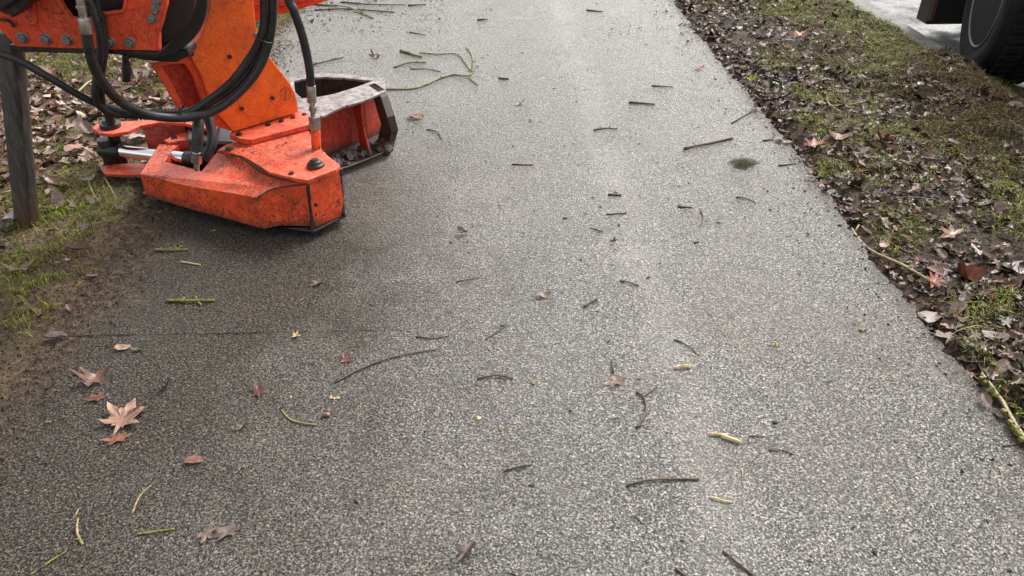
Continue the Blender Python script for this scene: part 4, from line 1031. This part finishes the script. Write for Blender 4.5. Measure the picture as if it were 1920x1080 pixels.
for k in range(5):
    F += [(k, k + 1, m6 + k + 1, m6 + k), (12 + k, 18 + k, 19 + k, 13 + k), (k, 12 + k, 13 + k, k + 1), (m6 + k, m6 + k + 1, 19 + k, 18 + k)]
F += [(0, 6, 18, 12), (5, 17, 23, 11)]
mesh('jaw_end_plate', V, F, M['muddy'], mach, bevel=.002)
seam([p + Vector((0, 0, .012)) for p in lip], .006, M['worn'], 'jaw_lip')
# dirt lumps lying in the jaw
V = []; F = []; rnd2 = random.Random(5)
for k in range(34):
    t = rnd2.random(); q = lip[0].lerp(lip[2], t) + back * rnd2.uniform(.1, .95); v, f = blob((q.x, q.y, .04), rnd2.uniform(.012, .035), 600 + k, .8, 2); o = len(V); V += v; F += [tuple(a + o for a in x) for x in f]
mesh('caked_mud', V, F, M['muddy'], mach)

# --- hoses
def hose(pts, r, fit=None, name='hose', mat=None, sub=8, ribbed=False):
    W = [PY(x, y, Y) for x, y, Y in pts]
    V, F = tube(W, r, None, '', seg=14, sub=sub if not ribbed else 26)
    if ribbed:
        for ring in range(len(V) // 14):
            if ring % 3 == 0:
                c = sum(V[ring * 14:ring * 14 + 14], Vector()) / 14
                for j in range(14): V[ring * 14 + j] = c + (V[ring * 14 + j] - c) * 1.18
    return mesh(name, V, F, mat or M['rubber'], mach, smooth=True)
h1 = hose([(161, 50, 2.60), (166, 88, 2.60), (178, 128, 2.62), (200, 165, 2.66), (232, 195, 2.72), (275, 214, 2.78), (325, 221, 2.84), (372, 217, 2.88), (412, 202, 2.92), (452, 170, 2.95), (482, 133, 2.97), (500, 92, 2.98), (510, 40, 2.98), (512, -40, 2.98), (520, -300, 2.98)], .0175)
cyl('ferrule', PY(157, 32, 2.60), PY(163, 62, 2.60), .0205, M['steel'], h1, 20)
cyl('fitting', PY(146, -20, 2.60), PY(157, 34, 2.60), .0135, M['steel'], h1, 16)
cyl('collar_nut', PY(152, 10, 2.60), PY(153, 16, 2.60), .017, M['steel'], h1, 6, smooth=False)
h4 = hose([(-70, 84, 2.60), (0, 101, 2.62), (40, 116, 2.63), (100, 150, 2.65), (165, 187, 2.70), (225, 209, 2.76), (290, 219, 2.83), (345, 214, 2.88), (392, 186, 2.92), (433, 153, 2.94), (466, 110, 2.96), (484, 78, 2.96), (494, 40, 2.96), (494, -40, 2.96), (500, -300, 2.96)], .0135)
h3 = hose([(152, -300, 2.66), (160, -30, 2.66), (172, 10, 2.66), (184, 50, 2.66), (189, 90, 2.67), (183, 135, 2.68), (178, 170, 2.68), (186, 198, 2.70), (212, 213, 2.74), (250, 216, 2.79), (290, 210, 2.84), (345, 208, 2.89), (388, 197, 2.93), (428, 172, 2.96), (460, 140, 2.98), (486, 98, 3.0), (500, 60, 3.0), (508, 20, 3.0), (508, -300, 3.0)], .0115, ribbed=True)
h2 = hose([(176, -300, 2.70), (178, -20, 2.70), (192, 40, 2.71), (196, 95, 2.71), (188, 150, 2.71), (192, 200, 2.73)], .013)
hose([(196, 200, 2.84), (204, 214, 2.86), (207, 230, 2.90)], .018)
h5 = hose([(500, -300, 2.95), (536, -30, 2.96), (551, 20, 2.96), (565, 60, 2.97), (575, 100, 2.98), (581, 135, 2.99), (583, 166, 3.0)], .0165)
cyl('ferrule', PY(583, 160, 3.0), PY(585, 192, 3.0), .0185, M['steel'], h5, 20)
cyl('fitting', PY(585, 190, 3.0), PY(588, 222, 3.0), .0115, M['steel'], h5, 16)
cyl('collar_nut', PY(586, 199, 3.0), PY(587, 208, 3.0), .0165, M['steel'], h5, 6, smooth=False)
cyl('collar_nut', PY(589, 217, 3.0), PY(591, 240, 3.0), .025, M['steel'], h5, 6, smooth=False)
cyl('port_stub', PY(591, 239, 3.0), PY(594, 286, 2.99), .020, OR, mach, 16)
h6 = hose([(372, 226, 2.93), (371, 250, 2.90), (369, 290, 2.88)], .022)
cyl('ferrule', PY(369, 283, 2.88), PY(369, 305, 2.88), .0205, M['steel'], h6, 20)
cyl('fitting', PY(369, 304, 2.88), PY(369, 319, 2.88), .011, M['steel'], h6, 14)
hose([(388, 215, 3.0), (397, 245, 2.97), (397, 272, 2.94), (384, 300, 2.92)], .020)
for (x, y, Y) in [(492, 72, 2.955), (343, 213, 2.87)]:
    c = PY(x, y, Y); t = (PY(x + 4, y - 10, Y) - PY(x - 4, y + 10, Y)).normalized() if x > 400 else Vector((1, 0, 0))
    a = t.cross(Vector((0, 1, 0))).normalized(); b2 = t.cross(a)
    V, F = tube([c + a * .034 * math.cos(q) + b2 * .022 * math.sin(q) for q in np.linspace(0, 6.283, 25)], .003, None, '', seg=6, spline=False); mesh('cable_tie', V, F, M['black'], mach, True)

# ================================================================ WOODEN POST
pb = G(52, 432, -.02); ptp = PY(17, 60, 2.90)
e1 = Vector((.037, -.008, 0)); e2 = Vector((.006, .032, 0)); V = []; F = []; rnd2 = random.Random(11); NS = 26; NC = 16
for k in range(NS + 1):
    c = pb.lerp(ptp, k / NS)
    for j in range(NC):
        a = 2 * math.pi * j / NC; u, v = math.cos(a), math.sin(a); mm = max(abs(u), abs(v)) ** .8
        V.append(c + e1 * (u / mm) + e2 * (v / mm) + Vector((rnd2.uniform(-1, 1), rnd2.uniform(-1, 1), 0)) * .0012)
for k in range(NS):
    for j in range(NC): F.append((k * NC + j, k * NC + (j + 1) % NC, (k + 1) * NC + (j + 1) % NC, (k + 1) * NC + j))
F.append(tuple(NS * NC + j for j in range(NC)))
tag(mesh('wooden_post', V, F, M['wood'], smooth=True), 'leaning weathered grey wooden post with a reddish foot at the left edge', 'post')

# ================================================================ TRUCK
truck = empty('truck', (3.6, 5.2, -.07), 'black truck seen only by its front wheel and lower step, parked beyond the right verge', 'truck')
WR = .48; wc = Vector((3.07, 4.80, -.07 + WR)); TH = R(-17)
ax = Vector((-math.cos(TH), -math.sin(TH), 0))          # points out of the wheel face, towards the path
wheel = bpy.data.objects.new('wheel', None); C.objects.link(wheel); wheel.parent = truck; wheel.location = wc - truck.location
lathe('tyre', wc, ax, [(.0, .30), (.0, .325), (.012, .35), (.018, .405), (.006, .45), (-.02, .472), (-.05, .48), (-.27, .48), (-.30, .47), (-.32, .43), (-.32, .30)], M['tyre'], wheel, 72)
lathe('rim', wc, ax, [(-.30, .302), (-.012, .302), (.004, .306), (.008, .298), (-.004, .286), (-.035, .275), (-.05, .262), (-.075, .235), (-.085, .20), (-.07, .17), (-.062, .145), (-.06, .13)], M['rim'], wheel, 64)
hub = lathe('hub', wc, ax, [(-.07, .17), (-.02, .165), (-.012, .15), (-.02, .10), (-.008, .07), (.0, .05)], M['rim'], wheel, 40)
uu = ax.cross(Vector((0, 0, 1))).normalized(); vv = ax.cross(uu)
for k in range(10):
    a = 2 * math.pi * (k + .3) / 10; bolt(wc + ax * (-.064) + (uu * math.cos(a) + vv * math.sin(a)) * .19, ax, .012, hub, M['rim'], True, 1.4)
# tread lugs, one part
V = []; F = []
for k in range(46):
    a = 2 * math.pi * k / 46
    for s_, (x0, x1) in enumerate(((-.045, -.150), (-.165, -.275))):
        a0 = a + (s_ * .5) * 2 * math.pi / 46; da = .045; sk = .05
        P8 = []
        for (tx, an) in ((x0, a0 - da), (x0, a0 + da), (x1, a0 + da + sk), (x1, a0 - da + sk)):
            for rr in (.474, .502): P8.append(wc + ax * tx + (uu * math.cos(an) + vv * math.sin(an)) * rr)
        o = len(V); V += P8; F += [tuple(o + i for i in q) for q in ((1, 3, 5, 7), (0, 6, 4, 2), (0, 2, 3, 1), (2, 4, 5, 3), (4, 6, 7, 5), (6, 0, 1, 7))]
mesh('tread', V, F, M['tyre'], wheel, bevel=.003)
def boxw(name, x0, x1, y0, y1, z0, z1, mat, parent=truck, bevel=.006):
    V = [(x, y, z) for x in (x0, x1) for y in (y0, y1) for z in (z0, z1)]
    return mesh(name, V, [(0, 1, 3, 2), (4, 6, 7, 5), (0, 4, 5, 1), (2, 3, 7, 6), (0, 2, 6, 4), (1, 5, 7, 3)], mat, parent, bevel=bevel)
q = PY(1736, 46, 5.62); q2 = PY(1830, 40, 5.62)
st = boxw('step_box', q.x, q2.x + .25, 5.62, 5.78, q.z, q.z + .5, M['truckblack'])
s0 = PY(1738, 46, 5.61); s1 = PY(1746, 46, 5.61)
boxw('rust_strip', s0.x, s1.x, 5.607, 5.617, q.z + .03, q.z + .5, M['rust'], st, .001)
boxw('side_skirt', 3.45, 5.7, 5.4, 5.95, .52, 1.0, M['truckblack'])
boxw('chassis', 3.5, 5.6, 2.2, 5.4, .62, 1.25, M['truckblack'])
boxw('bumper', 3.5, 5.8, 1.9, 2.15, .30, .62, M['truckblack'])
boxw('mudguard', 3.18, 3.55, 4.1, 5.55, 1.04, 1.08, M['truckblack'])
far = wheel.copy()
C.objects.link(far); far.location = wheel.location + Vector((2.0, 0, 0))
for ch in list(wheel.children):
    c2 = ch.copy(); C.objects.link(c2); c2.parent = far; c2.location = ch.location
